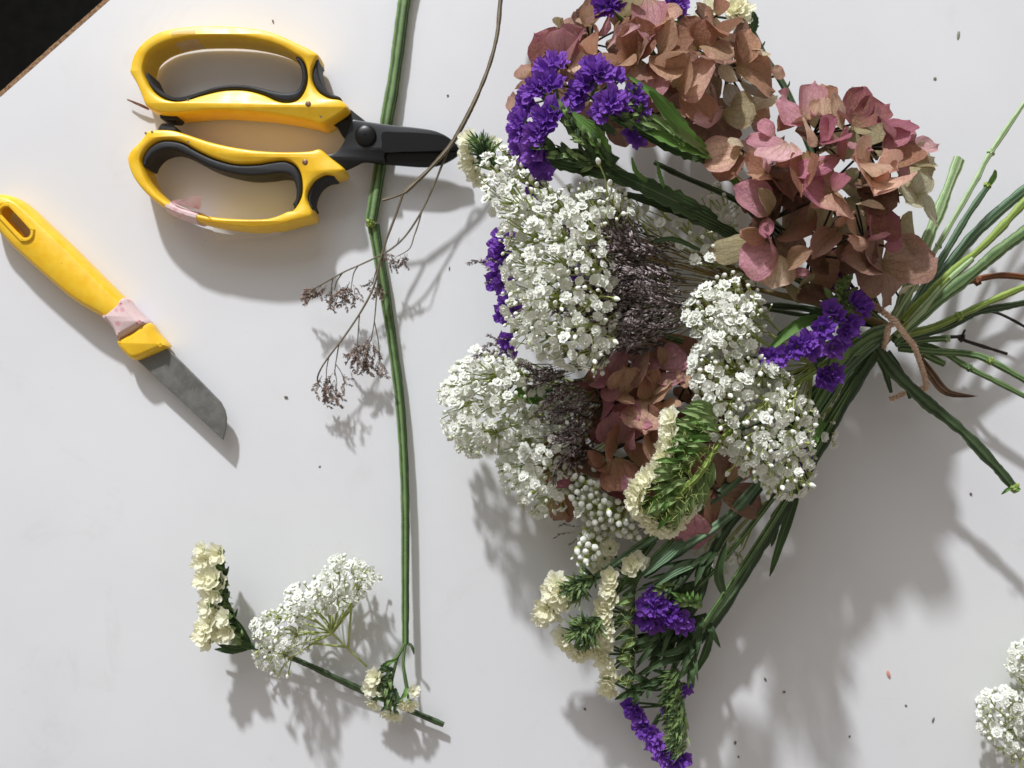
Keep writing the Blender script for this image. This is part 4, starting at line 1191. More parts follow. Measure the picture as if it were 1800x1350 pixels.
for row in range(9):
    t = row / 8
    sx, sy = 1266 - 88 * t ** 1.0, 745 + 150 * t
    ang = math.radians(176 + 28 * t ** 2 + 22 * (t > .8))
    for k in range(9):
        a = ang + rnd.uniform(-.22, .22) + (0.5 * (k == 5) * t)
        L = rnd.uniform(26, 42) * (1 if t < .75 else .85)
        off = rnd.uniform(0, 42) * (1 - .4 * t)
        bx, by = sx + off * math.cos(ang), sy + off * -math.sin(ang) * -1 + rnd.uniform(-9, 9)
        tx, ty = bx + L * math.cos(a), by - L * math.sin(a) * -1 * -1
        zz = 6.7 + rnd.uniform(-.3, .4)
        o = add_leaf("bract", comb, [P(bx, by, zz), P((bx + tx) / 2, (by + ty) / 2 - 2, zz + rnd.uniform(.25, .5)), P(tx, ty, zz + rnd.uniform(-.1, .2))], rnd.uniform(6, 10) * S, M['bract' if rnd.random() < .7 else 'leaf'], rnd.uniform(.2, .45), 6, .15)
for k in range(10):
    t = k / 9
    bx, by = 1245 - 60 * t, 812 + 70 * t
    tx, ty = bx + rnd.uniform(-14, 18) , by + rnd.uniform(38, 62)
    zz = 6.4
    add_leaf("bract", comb, [P(bx, by, zz), P((bx + tx) / 2 + 5, (by + ty) / 2, zz + .2), P(tx, ty, zz - .4)], rnd.uniform(12, 18) * S, M['bract'], .35, 6, .15)
for bx, by, tx, ty in ((1258,742,1195,722),(1262,730,1205,715),(1262,752,1190,752),(1255,720,1215,708)):
    add_leaf("bract", comb, [P(bx, by, 6.5), P((bx + tx) / 2, (by + ty) / 2 - 4, 7.0), P(tx, ty, 6.8)], 11 * S, M['bract'], .3, 6, .15)
def hairs(parent, poly, z0, z1, nmb, seed, L=(9, 20), mat='calyx'):
    """fine pale hairs between the bracts"""
    r = random.Random(seed); mb = MB()
    xs = [p[0] for p in poly]; ys = [p[1] for p in poly]
    while nmb:
        x, y = r.uniform(min(xs), max(xs)), r.uniform(min(ys), max(ys))
        if not inpoly(x, y, poly): continue
        nmb -= 1
        a = r.uniform(0, 6.28); l = r.uniform(*L); z = r.uniform(z0, z1)
        mb.tube(spline([P(x, y, z), P(x + l * .5 * math.cos(a) + r.uniform(-3, 3), y + l * .5 * math.sin(a), z + .25), P(x + l * math.cos(a), y + l * math.sin(a), z + r.uniform(-.1, .3))], 2), 0.00011, 3)
    o = mb.build("hairs", M[mat], parent, angle=None); o["kind"] = "stuff"
hairs(comb, [(1195,730),(1260,740),(1255,800),(1235,850),(1225,890),(1180,920),(1130,905),(1120,870),(1150,830),(1170,780)], 6.8, 7.3, 170, 5)

sp = spike("cream statice florets at the lower left", [(978,1022,3.2,-.2,-.5,20),(965,1040,3.2,-.5,-.2,21),(990,1040,3.4,.1,-.1,19),(955,1072,2.9,-.5,.2,22),(985,1060,3.3,0,.2,20),(968,1082,2.7,-.3,.5,20),(1003,1050,3.1,.3,.1,13),(948,1090,2.5,-.5,.5,18),(1005,1030,3.0,.2,0,16)], CREAM,
 [[(995,1050,2.4),(1030,1025,2.4),(1080,990,2.4),(1150,940,2.6),(1300,840,2.6),(1530,610,2.6)]], leaves=[], bracts=3, seed=12)
tuft(sp, [(1050,1012,2.7),(1020,1025,3.0),(1000,1035,3.1)], 80, (18, 36), (3, 5.5), .6, 1)
tuft(sp, [(1040,1022,2.7),(1010,1055,2.9)], 44, (16, 30), (3, 5.5), .5, 2)
sp = spike("cream statice florets below the lower left cluster", [(985,1118,2.4,-.5,-.1,20),(992,1135,2.3,-.4,.4,18),(1008,1150,2.2,-.2,.7,18),(1020,1158,2.1,0,.8,17),(1032,1148,2.2,.2,.7,14)], CREAM,
 [[(1020,1115,2.0),(1050,1090,2.2),(1090,1030,2.4),(1150,950,2.4)]], leaves=[], bracts=3, seed=13)
tuft(sp, [(1060,1085,2.5),(1030,1100,2.8),(1015,1112,2.8)], 110, (18, 36), (3, 5.5), .7, 3)
tuft(sp, [(1052,1095,2.4),(1035,1125,2.5)], 46, (16, 30), (3, 5.5), .6, 4)
col4 = []
rnd = random.Random(31)
for k in range(17):
    t = k / 16
    x = 1078 - 22 * math.sin(t * 2.4) + 26 * max(0, t - .6) + rnd.uniform(-7, 7)
    y = 1012 + 205 * t
    col4.append((x, y, 3.0 - 1.2 * t + rnd.uniform(-.1, .2), -.35 + rnd.uniform(-.2, .3), -.3 + .9 * t, rnd.uniform(15, 18.5)))
p4 = spike("tall cream statice spike at the bottom left of the bouquet", col4 + [(1122,985,3.0,.2,-.3,17),(1108,995,3.0,-.3,-.1,17),(1132,990,2.8,.4,0,14),(1072,962,2.6,-.1,-.3,18),(1062,985,2.4,-.3,.1,18),(1050,1000,2.2,-.2,.1,15)], CREAM,
 [[(1108,1215,1.4),(1112,1150,1.7),(1112,1080,2.1),(1118,1020,2.4),(1180,950,2.5),(1300,830,2.6),(1530,610,2.6)]], leaves=[], bracts=2, seed=14)
for k in range(16):
    t = k / 15
    bx, by = 1113 + rnd.uniform(-2, 3), 1035 + 175 * t
    tx, ty = bx - rnd.uniform(18, 34), by + rnd.uniform(-2, 26)
    z = 2.8 - 1.1 * t
    add_leaf("bract", p4, [P(bx, by, z - .3), P((bx + tx) / 2 + 4, (by + ty) / 2, z + .35), P(tx, ty, z + .1)], rnd.uniform(10, 15) * S, M['bract' if k % 3 else 'leaf_dark'], .3, 6, .15)
hairs(p4, [(1085,1040),(1115,1040),(1115,1210),(1090,1200)], 2.2, 3.0, 60, 8)

# --- stems of the bouquet, each on its own
def stem(pts, w, mat, flat=.75, ridge=.10, nr=4, taper=0.9, name="stem", parent=bq, wob=.26, n=12):
    p = path(*pts, n=n)
    mb = MB()
    L = len(p)
    mb.tube(p, [w * .43 * S * (1 - (1 - taper) * i / (L - 1)) for i in range(L)], 14, flat=flat, ridge=ridge, nr=nr, wob=wob)
    return mb.build(name, M[mat], parent, angle=70)
STEMS = [
 # right hand fan
 ([(1575,560,2.8),(1622,440,2.6),(1655,360,2.2),(1686,278,1.8)], 23, 'stem_pale', .45, .22, 3, .8),
 ([(1568,565,3.2),(1650,430,3.0),(1715,318,2.8),(1742,268,2.7),(1815,160,2.4)], 11, 'stem_pale', .9, .06, 4, .8),
 ([(1580,575,2.8),(1655,455,2.2),(1700,380,2.0),(1736,328,1.8)], 14, 'stem_blue', .6, .2, 3, .8),
 ([(1585,565,3.2),(1660,490,2.8),(1720,440,2.4),(1760,400,2.2),(1830,322,2.0)], 15, 'stem_lime', .7, .15, 4, .9),
 ([(1590,570,2.6),(1680,450,2.0),(1740,385,1.8),(1830,310,1.5)], 19, 'stem_blue', .5, .2, 3, 1.0),
 ([(1570,600,3.1),(1640,535,3.1),(1710,480,2.8),(1760,438,2.6),(1830,388,2.4)], 21, 'stem', .6, .2, 4, .9),
 ([(1575,590,3.3),(1620,545,3.3),(1660,500,3.0),(1710,455,2.6)], 13, 'stem_pale', .7, .2, 4, .7),
 ([(1580,585,3.4),(1625,538,3.2),(1668,488,3.0)], 10, 'stem_lime', .7, .2, 4, .6),
 ([(1600,575,2.0),(1620,538,1.9),(1650,512,1.7),(1705,494,1.5),(1760,484,1.3),(1820,490,1.2)], 13, 'stem_brown', .95, .05, 3, .95),
 ([(1580,590,2.6),(1640,575,2.4),(1685,555,2.3),(1740,530,2.1),(1830,492,1.9)], 13, 'stem_lime', .8, .12, 4, .9),
 ([(1590,595,2.3),(1660,576,2.0),(1720,548,1.8),(1770,538,1.6),(1830,526,1.4)], 14, 'stem_dark', .6, .2, 3, .9),
 ([(1575,605,2.2),(1620,598,2.0),(1662,595,1.9)], 12, 'stem', .8, .1, 4, 1.0),
 ([(1585,600,1.6),(1680,592,1.2),(1700,600,1.1),(1770,622,.9)], 7, 'stem_black', .8, .1, 4, .9),
 ([(1580,612,1.9),(1640,618,1.7),(1700,622,1.5),(1740,634,1.8),(1825,682,1.9)], 13, 'stem', .7, .16, 4, .9),
 ([(1600,600,1.5),(1650,615,1.4),(1700,645,1.5),(1760,675,1.6),(1830,712,1.7)], 11, 'stem', .7, .16, 4, .9),
 ([(1540,605,2.6),(1570,648,2.6),(1625,702,2.6),(1690,755,2.5),(1745,812,2.4),(1783,856,2.3)], 26, 'stem_dark', .5, .22, 3, .7),
 ([(1542,612,2.0),(1556,650,1.7),(1567,690,1.5)], 18, 'stem_dark', .5, .2, 3, .4),
 ([(1560,620,2.0),(1585,655,1.7),(1600,700,1.4)], 16, 'stem_dark', .5, .2, 3, .4),
 ([(1600,585,1.4),(1690,560,1.0),(1745,548,.9),(1815,582,.8)], 6, 'stem_black', .8, .1, 4, .9),
 ([(1575,595,1.9),(1630,625,1.6),(1660,640,1.5)], 12, 'stem', .7, .2, 4, .9),
 # inside the bouquet, from the tie to the heads
 ([(1560,590,2.6),(1500,680,2.4),(1440,790,2.2),(1375,900,1.9),(1300,1025,1.7),(1245,1105,1.6),(1200,1150,1.5)], 24, 'stem_dark', .45, .28, 3, .9),
 ([(1555,585,3.2),(1470,670,3.0),(1380,790,2.8),(1290,900,2.6),(1200,965,2.5),(1130,1012,2.4)], 20, 'stem_blue', .5, .22, 3, .8),
 ([(1550,585,3.0),(1440,680,2.8),(1300,840,2.7),(1190,920,2.6),(1105,975,2.6),(1045,1018,2.5)], 18, 'stem_blue', .5, .22, 3, .7),
 ([(1550,585,2.6),(1450,700,2.4),(1340,850,2.2),(1260,960,2.1),(1230,1050,2.0),(1190,1110,1.9)], 20, 'stem_dark', .5, .2, 3, .8),
 ([(1560,580,3.4),(1525,595,4.0),(1490,625,4.1),(1450,690,3.6),(1400,780,3.0)], 24, 'stem', .5, .2, 3, .8),
 ([(1565,575,3.2),(1480,545,3.1),(1400,525,3.0),(1320,505,3.0),(1220,470,3.6)], 12, 'dry_stalk', .9, .1, 4, .6),
 ([(1565,575,3.0),(1460,530,2.8),(1370,500,2.8),(1290,470,3.0),(1215,440,3.4)], 10, 'dry_stalk', .9, .1, 4, .5),
 ([(1565,575,2.8),(1450,560,2.6),(1330,540,2.6),(1240,520,3.0)], 10, 'stem_dark', .9, .1, 4, .6),
 ([(1560,580,2.7),(1450,640,2.8),(1340,660,3.0),(1240,640,3.2)], 11, 'stem_dark', .9, .1, 4, .6),
 ([(1560,575,2.5),(1440,470,2.2),(1350,400,2.2),(1290,350,2.4),(1200,310,2.8),(1150,285,3.0)], 15, 'stem_dark', .7, .1, 4, .6),
 ([(1560,585,2.4),(1400,620,2.0),(1250,640,1.8),(1100,650,1.8),(950,690,1.8)], 14, 'stem_dark', .7, .1, 4, .6),
 ([(1560,585,2.2),(1420,700,1.8),(1280,760,1.6),(1120,800,1.4),(1000,850,1.4)], 14, 'stem_dark', .7, .1, 4, .6),
 ([(1560,575,2.3),(1400,540,2.0),(1220,540,1.8),(1060,520,2.2),(960,480,2.6)], 14, 'stem_dark', .7, .1, 4, .6),
]
for i, (pts, w, mt, fl, rg, nr, tp) in enumerate(STEMS):
    stem(pts, w, mt, fl, rg, nr, tp)
# nodes, thorns and cut ends on the fan
for x, y, z, r, mt in ((1742,268,2.7,7,'stem_pale'), (1650,432,3.0,6,'stem_pale'), (1736,326,1.8,7,'stem_lime'), (1686,555,2.35,8,'stem_lime'), (1664,595,1.9,7,'stem_pale'), (1622,537,1.95,9,'stem_brown'), (1718,494,1.5,8,'stem_brown'), (1690,594,1.2,7,'stem_black'), (1783,857,2.3,9,'stem_lime'), (1740,634,1.8,7,'stem_lime'), (1703,646,1.5,7,'stem')):
    mb = MB(); c = P(x, y, z); r *= S
    mb.grid(8, 5, lambda u, v: c + Vector((r * math.sin(v * 3.1416) * math.cos(-u * 6.2832), r * math.sin(v * 3.1416) * math.sin(-u * 6.2832), -r * .8 * math.cos(v * 3.1416))) * (1 + .2 * math.sin(u * 19 + v * 7)), closed=True)
    mb.build("stem_node", M[mt], bq)
for pts, w, mt in (([(1736,328,1.8),(1746,310,2.0),(1748,298,2.1)], 10, 'leaf'), ([(1690,592,1.2),(1694,582,1.5),(1697,578,1.6)], 5, 'stem_black'), ([(1780,855,2.3),(1768,862,2.4),(1760,868,2.2)], 6, 'leaf'), ([(1782,856,2.3),(1790,860,2.5),(1792,858,2.5)], 6, 'leaf'), ([(1400,870,2.0),(1375,940,1.6),(1352,1012,1.2)], 16, 'leaf_dark'), ([(1356,905,2.0),(1362,930,1.8),(1355,960,1.6)], 12, 'leaf_dark'),
                   ([(1270,1040,2.2),(1262,1005,2.8),(1276,950,3.0)], 16, 'leaf_dark'), ([(1250,1110,2.0),(1238,1150,1.8),(1215,1190,1.6)], 14, 'leaf_dark'), ([(1200,950,2.6),(1165,980,3.2),(1128,1012,3.2)], 16, 'stem_blue'), ([(1230,985,2.4),(1190,1000,3.2),(1148,1030,3.2)], 16, 'stem_blue'), ([(1215,1150,1.8),(1160,1165,2.0),(1115,1190,1.8)], 12, 'leaf_dark'), ([(1235,1090,2.0),(1195,1140,2.2),(1150,1150,2.0)], 14, 'leaf_dark'),
                   ([(1510,620,3.6),(1475,600,4.3),(1430,640,4.2)], 24, 'leaf_dark'), ([(960,705,2.6),(925,690,3.2),(900,690,3.4)], 26, 'leaf'), ([(1230,440,4.0),(1180,420,4.4),(1130,430,4.4)], 8, 'leaf_dark')):
    add_leaf("leaf", bq, [P(*q) for q in pts], w * S, M[mt], .25, 8, .12)
# dead brown leaf under the twine
add_leaf("dead_leaf", bq, [P(1610,625,1.5), P(1635,660,1.6), P(1662,690,1.2), P(1712,697,.8)], 13 * S, M['brown_leaf'], .5, 12, .05, lean=.3)
# twine: three twisted strands, a wrap and two tails
def rope(name, pts, rad, parent, turns=26):
    p = spline([P(*q) for q in pts], 12)
    mb = MB(); L = len(p)
    acc = 0; dist = [0]
    for i in range(1, L): acc += (p[i] - p[i - 1]).length; dist.append(acc)
    for s_ in range(3):
        q = []
        for i in range(L):
            t = (p[min(i + 1, L - 1)] - p[max(i - 1, 0)]).normalized()
            a = t.cross(Vector((.2, .1, 1))).normalized(); b = a.cross(t)
            an = dist[i] / 0.0052 * 6.2832 + s_ * 2.094
            q.append(p[i] + (a * math.cos(an) + b * math.sin(an)) * rad * .72)
        mb.tube(q, rad * .58, 6, wob=.35)
    r = random.Random(3)
    for k in range(int(acc / 0.00025)):
        c = p[r.randrange(L)]; d = Vector((r.uniform(-1, 1), r.uniform(-1, 1), r.uniform(-.5, 1))).normalized()
        mb.tube([c, c + d * rad * 1.2, c + d * rad * r.uniform(1.6, 2.4) + Vector((r.uniform(-1, 1), r.uniform(-1, 1), 0)) * .0006], .00006, 3)
    return mb.build(name, M['twine'], parent)
tw = rope("twine", [(1530,532,3.6),(1545,543,4.2),(1562,556,4.4),(1576,568,4.4),(1590,588,3.8),(1606,608,3.0),(1618,640,2.2),(1627,668,1.6),(1626,682,1.2),(1604,686,1.0),(1565,702,.6)], .0012, bq)
rope("twine_wrap", [(1528,530,3.5),(1524,545,2.0),(1540,590,1.0),(1552,612,2.4),(1558,596,3.8),(1562,575,4.2),(1574,566,4.3)], .0011, tw)

ZK = 1.0
# ------------------------------------------------------------------ loose stems and sprigs on the table
lg = empty("green_stem", P(690, 200, 0), "thick green stem running under the scissor blades to the top edge", "stem")
stem([(728,-70,.4),(712,0,.45),(700,90,.5),(690,160,.5),(680,215,.5),(670,285,.5),(661,340,.6),(653,388,.7)], 25, 'stem', .5, .26, 3, .85, "stalk", lg, wob=.12)
stem([(668,270,.3),(660,310,.3),(655,345,.35)], 12, 'stem_dark', .5, .2, 3, .6, "side_wing", lg)
mb = MB(); c = P(652, 391, .7); r = 9 * S
mb.grid(10, 6, lambda u, v: c + Vector((r * math.sin(v * 3.1416) * math.cos(-u * 6.2832), r * math.sin(v * 3.1416) * math.sin(-u * 6.2832), -r * .7 * math.cos(v * 3.1416))) * (1 + .25 * math.sin(u * 25 + v * 9)), closed=True)
mb.build("node", M['stem_lime'], lg)

ls = empty("cream_statice_sprig", P(690, 1000, 0), "long green stem ending in a small cream statice head at the bottom", "flower")
stem([(657,395,.5),(668,460,.5),(678,520,.5),(690,600,.55),(703,700,.6),(710,800,.7),(713,900,.8),(713,1000,.9),(713,1080,1.0),(713,1132,1.1)], 21, 'stem', .5, .26, 3, .6, "stalk", ls, wob=.1)
lsf = spike(None, [(655,1190,1.9,-.4,-.4,15),(648,1212,1.7,-.5,.1,15),(665,1212,1.9,0,.1,12),(655,1240,1.4,-.3,.5,14),(680,1258,1.2,-.1,.7,16),(695,1262,1.2,.2,.7,13),(705,1240,1.6,-.1,.5,13),(722,1242,1.6,.3,.5,13),(728,1215,1.7,.5,-.2,11),(672,1195,1.8,.1,-.1,10)], CREAM,
 [[(713,1128,1.1),(700,1152,1.3),(680,1170,1.5),(668,1185,1.5)], [(713,1130,1.1),(709,1165,1.3),(712,1190,1.4),(716,1212,1.4)], [(700,1152,1.3),(688,1200,1.2),(690,1235,1.0)]], parent=ls, name="flower_head", stemr=.0010, bracts=3, seed=21, calyx=9,
 leaves=[([(668,1180,1.6),(680,1166,1.9),(698,1160,1.7)], 12, 'leaf', .2, 0), ([(714,1130,1.1),(724,1136,1.3),(728,1150,1.2)], 9, 'leaf_dark', .2, 0), ([(715,1210,1.6),(712,1220,1.9),(705,1228,1.9)], 13, 'leaf', .2, 0), ([(690,1205,1.4),(682,1225,1.8),(676,1240,1.6)], 14, 'leaf_dark', .2, 0), ([(694,1210,1.4),(698,1230,1.7),(692,1250,1.5)], 14, 'leaf_dark', .2, 0)])

cs = empty("cream_statice_sprig", P(380, 1050, 0), "cream statice sprig lying bent at the left with dark stem towards the lower right", "flower")
stem([(440,1135,.9),(490,1148,.8),(540,1168,.7),(590,1192,.6),(640,1215,.5),(700,1240,.5),(740,1257,.5),(780,1274,.5)], 12, 'stem_dark', .7, .15, 4, .9, "stalk", cs)
cfl = []
rnd = random.Random(41)
for x, y, s in ((352,965,13),(378,974,16),(358,985,14),(348,990,12),(370,1015,18),(384,1022,14),(352,1018,14),(362,1045,16),(378,1048,12),(358,1068,14),(374,1080,18),(390,1085,14),(360,1095,16),(352,1115,16),(380,1108,18),(396,1112,15),(360,1128,14)):
    cfl.append((x, y, 2.3 + rnd.uniform(-.25, .3), -.35 + rnd.uniform(-.2, .3), rnd.uniform(-.3, .3), s * 1.2))
csp = spike(None, cfl, CREAM, [[(440,1135,.9),(420,1115,1.1),(405,1080,1.2),(395,1040,1.2),(392,1000,1.2),(388,975,1.3)]], parent=cs, name="flower_head", bracts=2, seed=22, stemr=.0012)
for k in range(15):
    t = k / 14
    bx, by = 392 + 26 * t ** 1.5, 985 + 140 * t
    tx, ty = bx - rnd.uniform(10, 26), by + rnd.uniform(-12, 14)
    add_leaf("bract", csp, [P(bx + 6, by + 4, .9), P((bx + tx) / 2 + 4, (by + ty) / 2, 1.9), P(tx, ty, 1.9)], rnd.uniform(12, 16) * S, M['leaf_dark' if k % 2 else 'bract'], .3, 6, .15)
for q in ([(440,1135,1),(415,1140,1.2),(385,1132,1.0)], [(445,1138,1),(425,1128,1.4),(405,1115,1.6)], [(440,1132,1),(424,1105,1.5),(408,1080,1.6)], [(435,1136,.8),(410,1142,.8),(378,1140,.7)]):
    add_leaf("bract", csp, [P(*a) for a in q], 13 * S, M['leaf_dark'], .3, 6, .15)

tuft(csp, [(432,1132,1.1),(412,1090,1.3),(398,1040,1.4),(392,995,1.5)], 130, (12, 28), (3.5, 6.5), .6, 20, aimpx=(-.8, -.2), mats=('bract', 'leaf_dark'))
tuft(lsf, [(690,1175,1.5),(680,1205,1.5),(690,1235,1.3)], 34, (14, 26), (5, 8), .6, 21, aimpx=(-.6, .5), mats=('leaf_dark', 'bract'))
gs = empty("gypsophila_sprig", P(560, 1080, 0), "white gypsophila sprig lying over the dark stem at the lower left", "flower")
spray("flower_head", gs, [(440,1095),(452,1085),(500,1060),(505,1035),(560,1012),(580,985),(605,975),(640,990),(668,1015),(640,1040),(620,1060),(590,1085),(555,1080),(530,1110),(545,1140),(515,1150),(505,1190),(478,1185),(455,1168),(440,1160),(455,1130)], 1.3, 3.4, 11.2, .4, (585,1113,1.1), 71, (7.6, 10.2), 45, cell=44)
mb = MB()
for q in ([(582,1112,1.2),(612,1140,1.0),(645,1172,.8)], [(582,1112,1.2),(560,1095,1.5),(545,1080,1.6)], [(582,1112,1.2),(580,1080,1.6),(580,1060,1.8)], [(582,1112,1.2),(600,1085,1.6),(618,1065,1.7)], [(612,1138,1.0),(560,1132,1.2),(530,1132,1.3)], [(612,1138,1.0),(615,1100,1.3),(618,1060,1.6)], [(582,1112,1.2),(555,1128,1.3),(535,1132,1.4)]):
    mb.tube(path(*q, n=4), .0006, 5)
mb.build("branches", M['pedicel'], gs)

ge = empty("gypsophila_sprig", P(1780, 1260, 0), "white gypsophila sprig cut off by the right edge of the picture", "flower")
spray("flower_head", ge, [(1722,1225),(1745,1205),(1775,1212),(1800,1222),(1850,1230),(1850,1340),(1800,1345),(1770,1340),(1745,1310),(1722,1290)], 1.2, 2.6, 11.4, .4, (1860,1330,.8), 72, (7.6, 10.2), 40, cell=50)
spray("flower_head", ge, [(1772,1150),(1790,1128),(1850,1120),(1850,1215),(1800,1210),(1775,1180)], 1.2, 2.4, 11.4, .4, (1870,1300,.8), 73, (7.6, 10.2), 35, cell=50)
mb = MB()
mb.tube(path((1800,1280,1.2),(1840,1320,1.0),(1900,1360,.7)), .0008, 6); mb.tube(path((1820,1190,1.2),(1850,1260,1.0),(1880,1340,.7)), .0008, 6)
mb.build("branches", M['pedicel'], ge)

# dried mauve branch lying across the scissors
def make_tip_mat():
    m = N("brown_dried_tips")
    g = m.n("ShaderNodeNewGeometry")
    m.color(m.mix(g.outputs["Random Per Island"], lin((104, 84, 74)), lin((188, 166, 156)))); m.rough(0.7, 0.2)
    return m.mat
M['tips'] = make_tip_mat()
TIPS = []
for f_ in FRONDS:
    t_ = f_.copy(); t_.materials[0] = M['tips']; t_.materials[1] = M['stem_grey']; TIPS.append(t_)
db = empty("dried_branch", P(740, 330, 0), "thin grey dried branch with mauve flower tips crossing the scissor blade tip", "branch")
stem([(890,-60,2.2),(880,0,2.2),(874,60,2.2),(860,115,2.2),(838,170,2.2),(812,222,2.1),(790,258,2.0),(755,297,1.9),(712,338,1.8)], 8.5, 'stem_grey', .95, .06, 4, 1.0, "stalk", db)
stem([(712,338,1.8),(695,345,1.75),(672,352,1.7)], 6.5, 'stem_grey', .95, .06, 4, .9, "stalk", db)
mb = MB()
DB = [([(708,342,1.8),(695,380,1.7),(680,420,1.6),(668,460,1.6),(660,495,1.6),(650,520,1.6),(632,552,1.6),(605,592,1.7),(582,622,1.7),(566,645,1.6),(558,665,1.4),(562,680,1.3)], 4.6),
      ([(808,228,2.05),(795,250,1.8),(778,288,1.8),(765,320,1.7),(742,370,1.6),(715,412,1.6),(690,436,1.6),(662,452,1.6),(632,466,1.7),(605,478,1.8),(580,492,1.7),(548,510,1.4)], 4.4),
      ([(742,370,1.6),(735,395,1.6),(728,415,1.6),(720,437,1.6),(700,450,1.5)], 3), ([(672,445,1.6),(660,480,1.6),(655,500,1.5)], 2.6), ([(666,470,1.6),(662,520,1.6),(658,565,1.6),(652,600,1.5)], 3),
      ([(658,565,1.6),(665,600,1.5),(668,640,1.3)], 2.4), ([(632,552,1.6),(630,580,1.5),(628,610,1.4)], 2.4), ([(596,604,1.7),(590,640,1.6),(588,660,1.4)], 2.4), ([(578,628,1.7),(574,650,1.5),(574,670,1.3)], 2.2),
      ([(630,467,1.7),(622,480,1.6),(618,500,1.4)], 2.4), ([(602,480,1.8),(592,495,1.6),(588,510,1.4)], 2.4), ([(585,490,1.7),(582,510,1.5),(582,525,1.3)], 2.2), ([(700,424,1.6),(702,418,1.7),(698,428,1.6)], 1.6), ([(590,640,1.6),(600,655,1.5),(606,675,1.4)], 1.8), ([(588,650,1.5),(592,672,1.4),(590,690,1.2)], 1.8)]
for q, w in DB:
    p = path(*q); mb.tube(p, [w * .5 * S * (1 - .45 * i / len(p)) for i in range(len(p))], 5, wob=.15)
mb.build("twigs", M['stem_grey'], db)
rnd = random.Random(55)
for x, y, tx, ty, z in ((565,502,542,518,1.5),(560,508,545,524,1.4),(575,500,562,518,1.4),(552,510,540,526,1.3),(582,512,582,535,1.3),(585,505,578,528,1.4),(596,500,602,522,1.4),(592,510,590,530,1.3),(612,500,606,528,1.4),(618,498,616,524,1.3),(620,500,628,520,1.4),(615,495,600,520,1.5),
                       (700,450,680,458,1.5),(705,450,697,466,1.5),(712,446,706,464,1.5),(716,446,718,464,1.4),(696,452,690,466,1.4),(655,488,650,504,1.5),(658,498,660,515,1.5),(664,492,672,512,1.4),(660,505,668,520,1.4),
                       (652,590,640,612,1.5),(652,596,652,618,1.5),(655,600,662,620,1.4),(648,600,634,622,1.4),(645,612,640,636,1.4),(640,612,628,634,1.3),(632,606,618,626,1.4),(628,612,620,638,1.3),(628,618,632,642,1.3),(652,618,656,640,1.3),(666,628,664,650,1.3),(668,632,674,654,1.2),(636,622,644,648,1.3),(655,625,650,646,1.3),
                       (566,660,560,684,1.3),(572,664,568,690,1.3),(562,676,570,698,1.2),(574,670,582,692,1.2),(580,668,588,690,1.3),(588,668,580,690,1.2),(590,684,592,706,1.1),(568,684,578,706,1.1),(606,668,604,685,1.3),(600,655,608,672,1.3),(586,655,575,672,1.4),(582,690,590,708,1.0)):
    a, b = P(x, y, z), P(tx, ty, max(.3, z + rnd.uniform(-.4, .1)))
    l = (b - a).length * 1.55
    for k in range(2):
        dv = (b - a) + Vector((rnd.uniform(-1, 1), rnd.uniform(-1, 1), rnd.uniform(-.3, .5))) * l * .28 * k
        inst("flower_tip", rnd.choice(TIPS), db, frame_y(a, dv, (0, 0, 1), rnd.uniform(-1, 1), l * 1.3, l * (1 - .2 * k), l * 1.2))

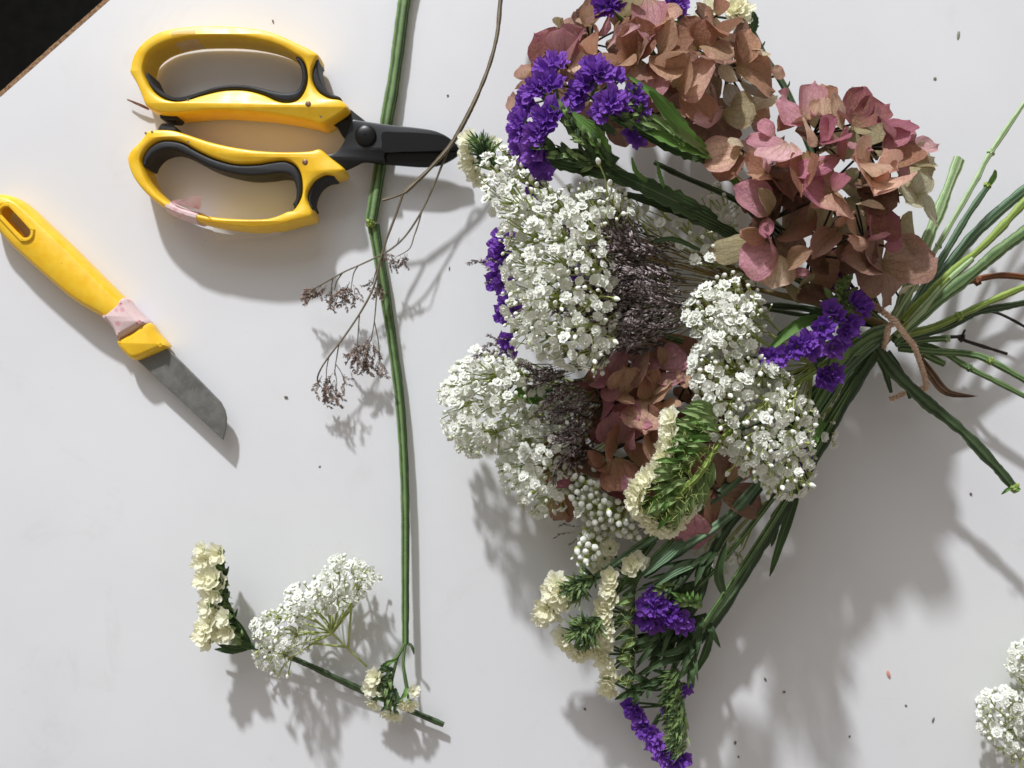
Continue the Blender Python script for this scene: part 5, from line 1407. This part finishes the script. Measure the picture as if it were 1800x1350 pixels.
# ------------------------------------------------------------------ crumbs on the table
def crumb(name, x, y, w, h, ang, mat, label, seed, cat="crumb", zc=None):
    r = random.Random(seed); mb = MB()
    c = P(x, y, 0); w *= S * .42; h *= S * .42
    ph = r.uniform(0, 6)
    t = min(w, h) * .45
    mb.grid(8, 5, lambda u, v: c + Matrix.Rotation(ang, 3, 'Z') @ Vector((w * math.sin(v * 3.1416) * math.cos(-u * 6.2832), h * math.sin(v * 3.1416) * math.sin(-u * 6.2832), 0)) * (1 + .35 * math.sin(u * 13 + ph + v * 4)) + Vector((0, 0, t * (1 - math.cos(v * 3.1416)) * .98 + .0001)), closed=True)
    o = mb.build(name, mat, None)
    tag(o, label, cat, "crumbs on the table")
    return o
for i, (x, y, w, h, a, lab) in enumerate((
 (503,698,7,6,0,"tiny brown crumb on the table between knife tip and dried branch"),
 (562,820,5,3,.3,"tiny faint crumb on bare table left of the long green stem"),
 (787,168,4,5,.2,"tiny dark crumb on the table above the scissor blades"),
 (790,472,3,7,0,"tiny dark sliver between dried branch and the left purple florets"),
 (480,38,4,7,.5,"tiny dark crumb just above the upper scissor handle"),
 (1345,1194,5,8,.3,"left one of two tiny crumbs close together in the bouquet shadow"),
 (1378,1216,5,6,.8,"right one of two tiny crumbs close together in the bouquet shadow"),
 (1640,1265,5,10,-.3,"elongated dark crumb left of the white sprig at the right edge"),
 (1292,1305,6,7,.2,"upper one of two tiny crumbs right of the purple tip at the bottom"),
 (1298,1330,5,4,.3,"lower one of two tiny crumbs right of the purple tip at the bottom"),
 (1028,1246,6,5,0,"tiny crumb on the table below the lower left cream statice florets"),
 (1706,868,7,5,.3,"tiny brown crumb left of the dark green stem end at right"),
 (1592,1240,6,4,.4,"tiny crumb just below and right of the pink petal scrap"),
 (1493,1294,5,4,0,"tiny crumb near the bottom edge right of the bouquet shadow"))):
    crumb("plant_crumb", x, y, w, h, a, M['crumb'], lab, i)
crumb("petal_scrap", 1561, 1184, 9, 13, .2, M['pink_crumb'], "tiny pink petal scrap on the table below the bouquet shadow", 61)
crumb("leaf_scrap", 1684, 62, 5, 22, -.15, M['pale_crumb'], "small pale leaf scrap upright at the top right of the table", 62)
crumb("leaf_scrap", 1643, 138, 9, 5, .6, M['pale_crumb'], "small pale leaf scrap right of the pink hydrangea", 63)
crumb("leaf_scrap", 1497, 160, 8, 16, -.2, M['pale_crumb'], "small pale leaf scrap just above the pink hydrangea", 64)
mb = MB()
mb.tube(path((224,175,.3),(238,181,.35),(252,187,.35),(262,192,.3), n=1), [.0003, .0006, .0007, .0005], 6, wob=.3)
tag(mb.build("twig_splinter", M['stem_brown'], None), "short brown twig splinter poking out left of the scissors", "twig")
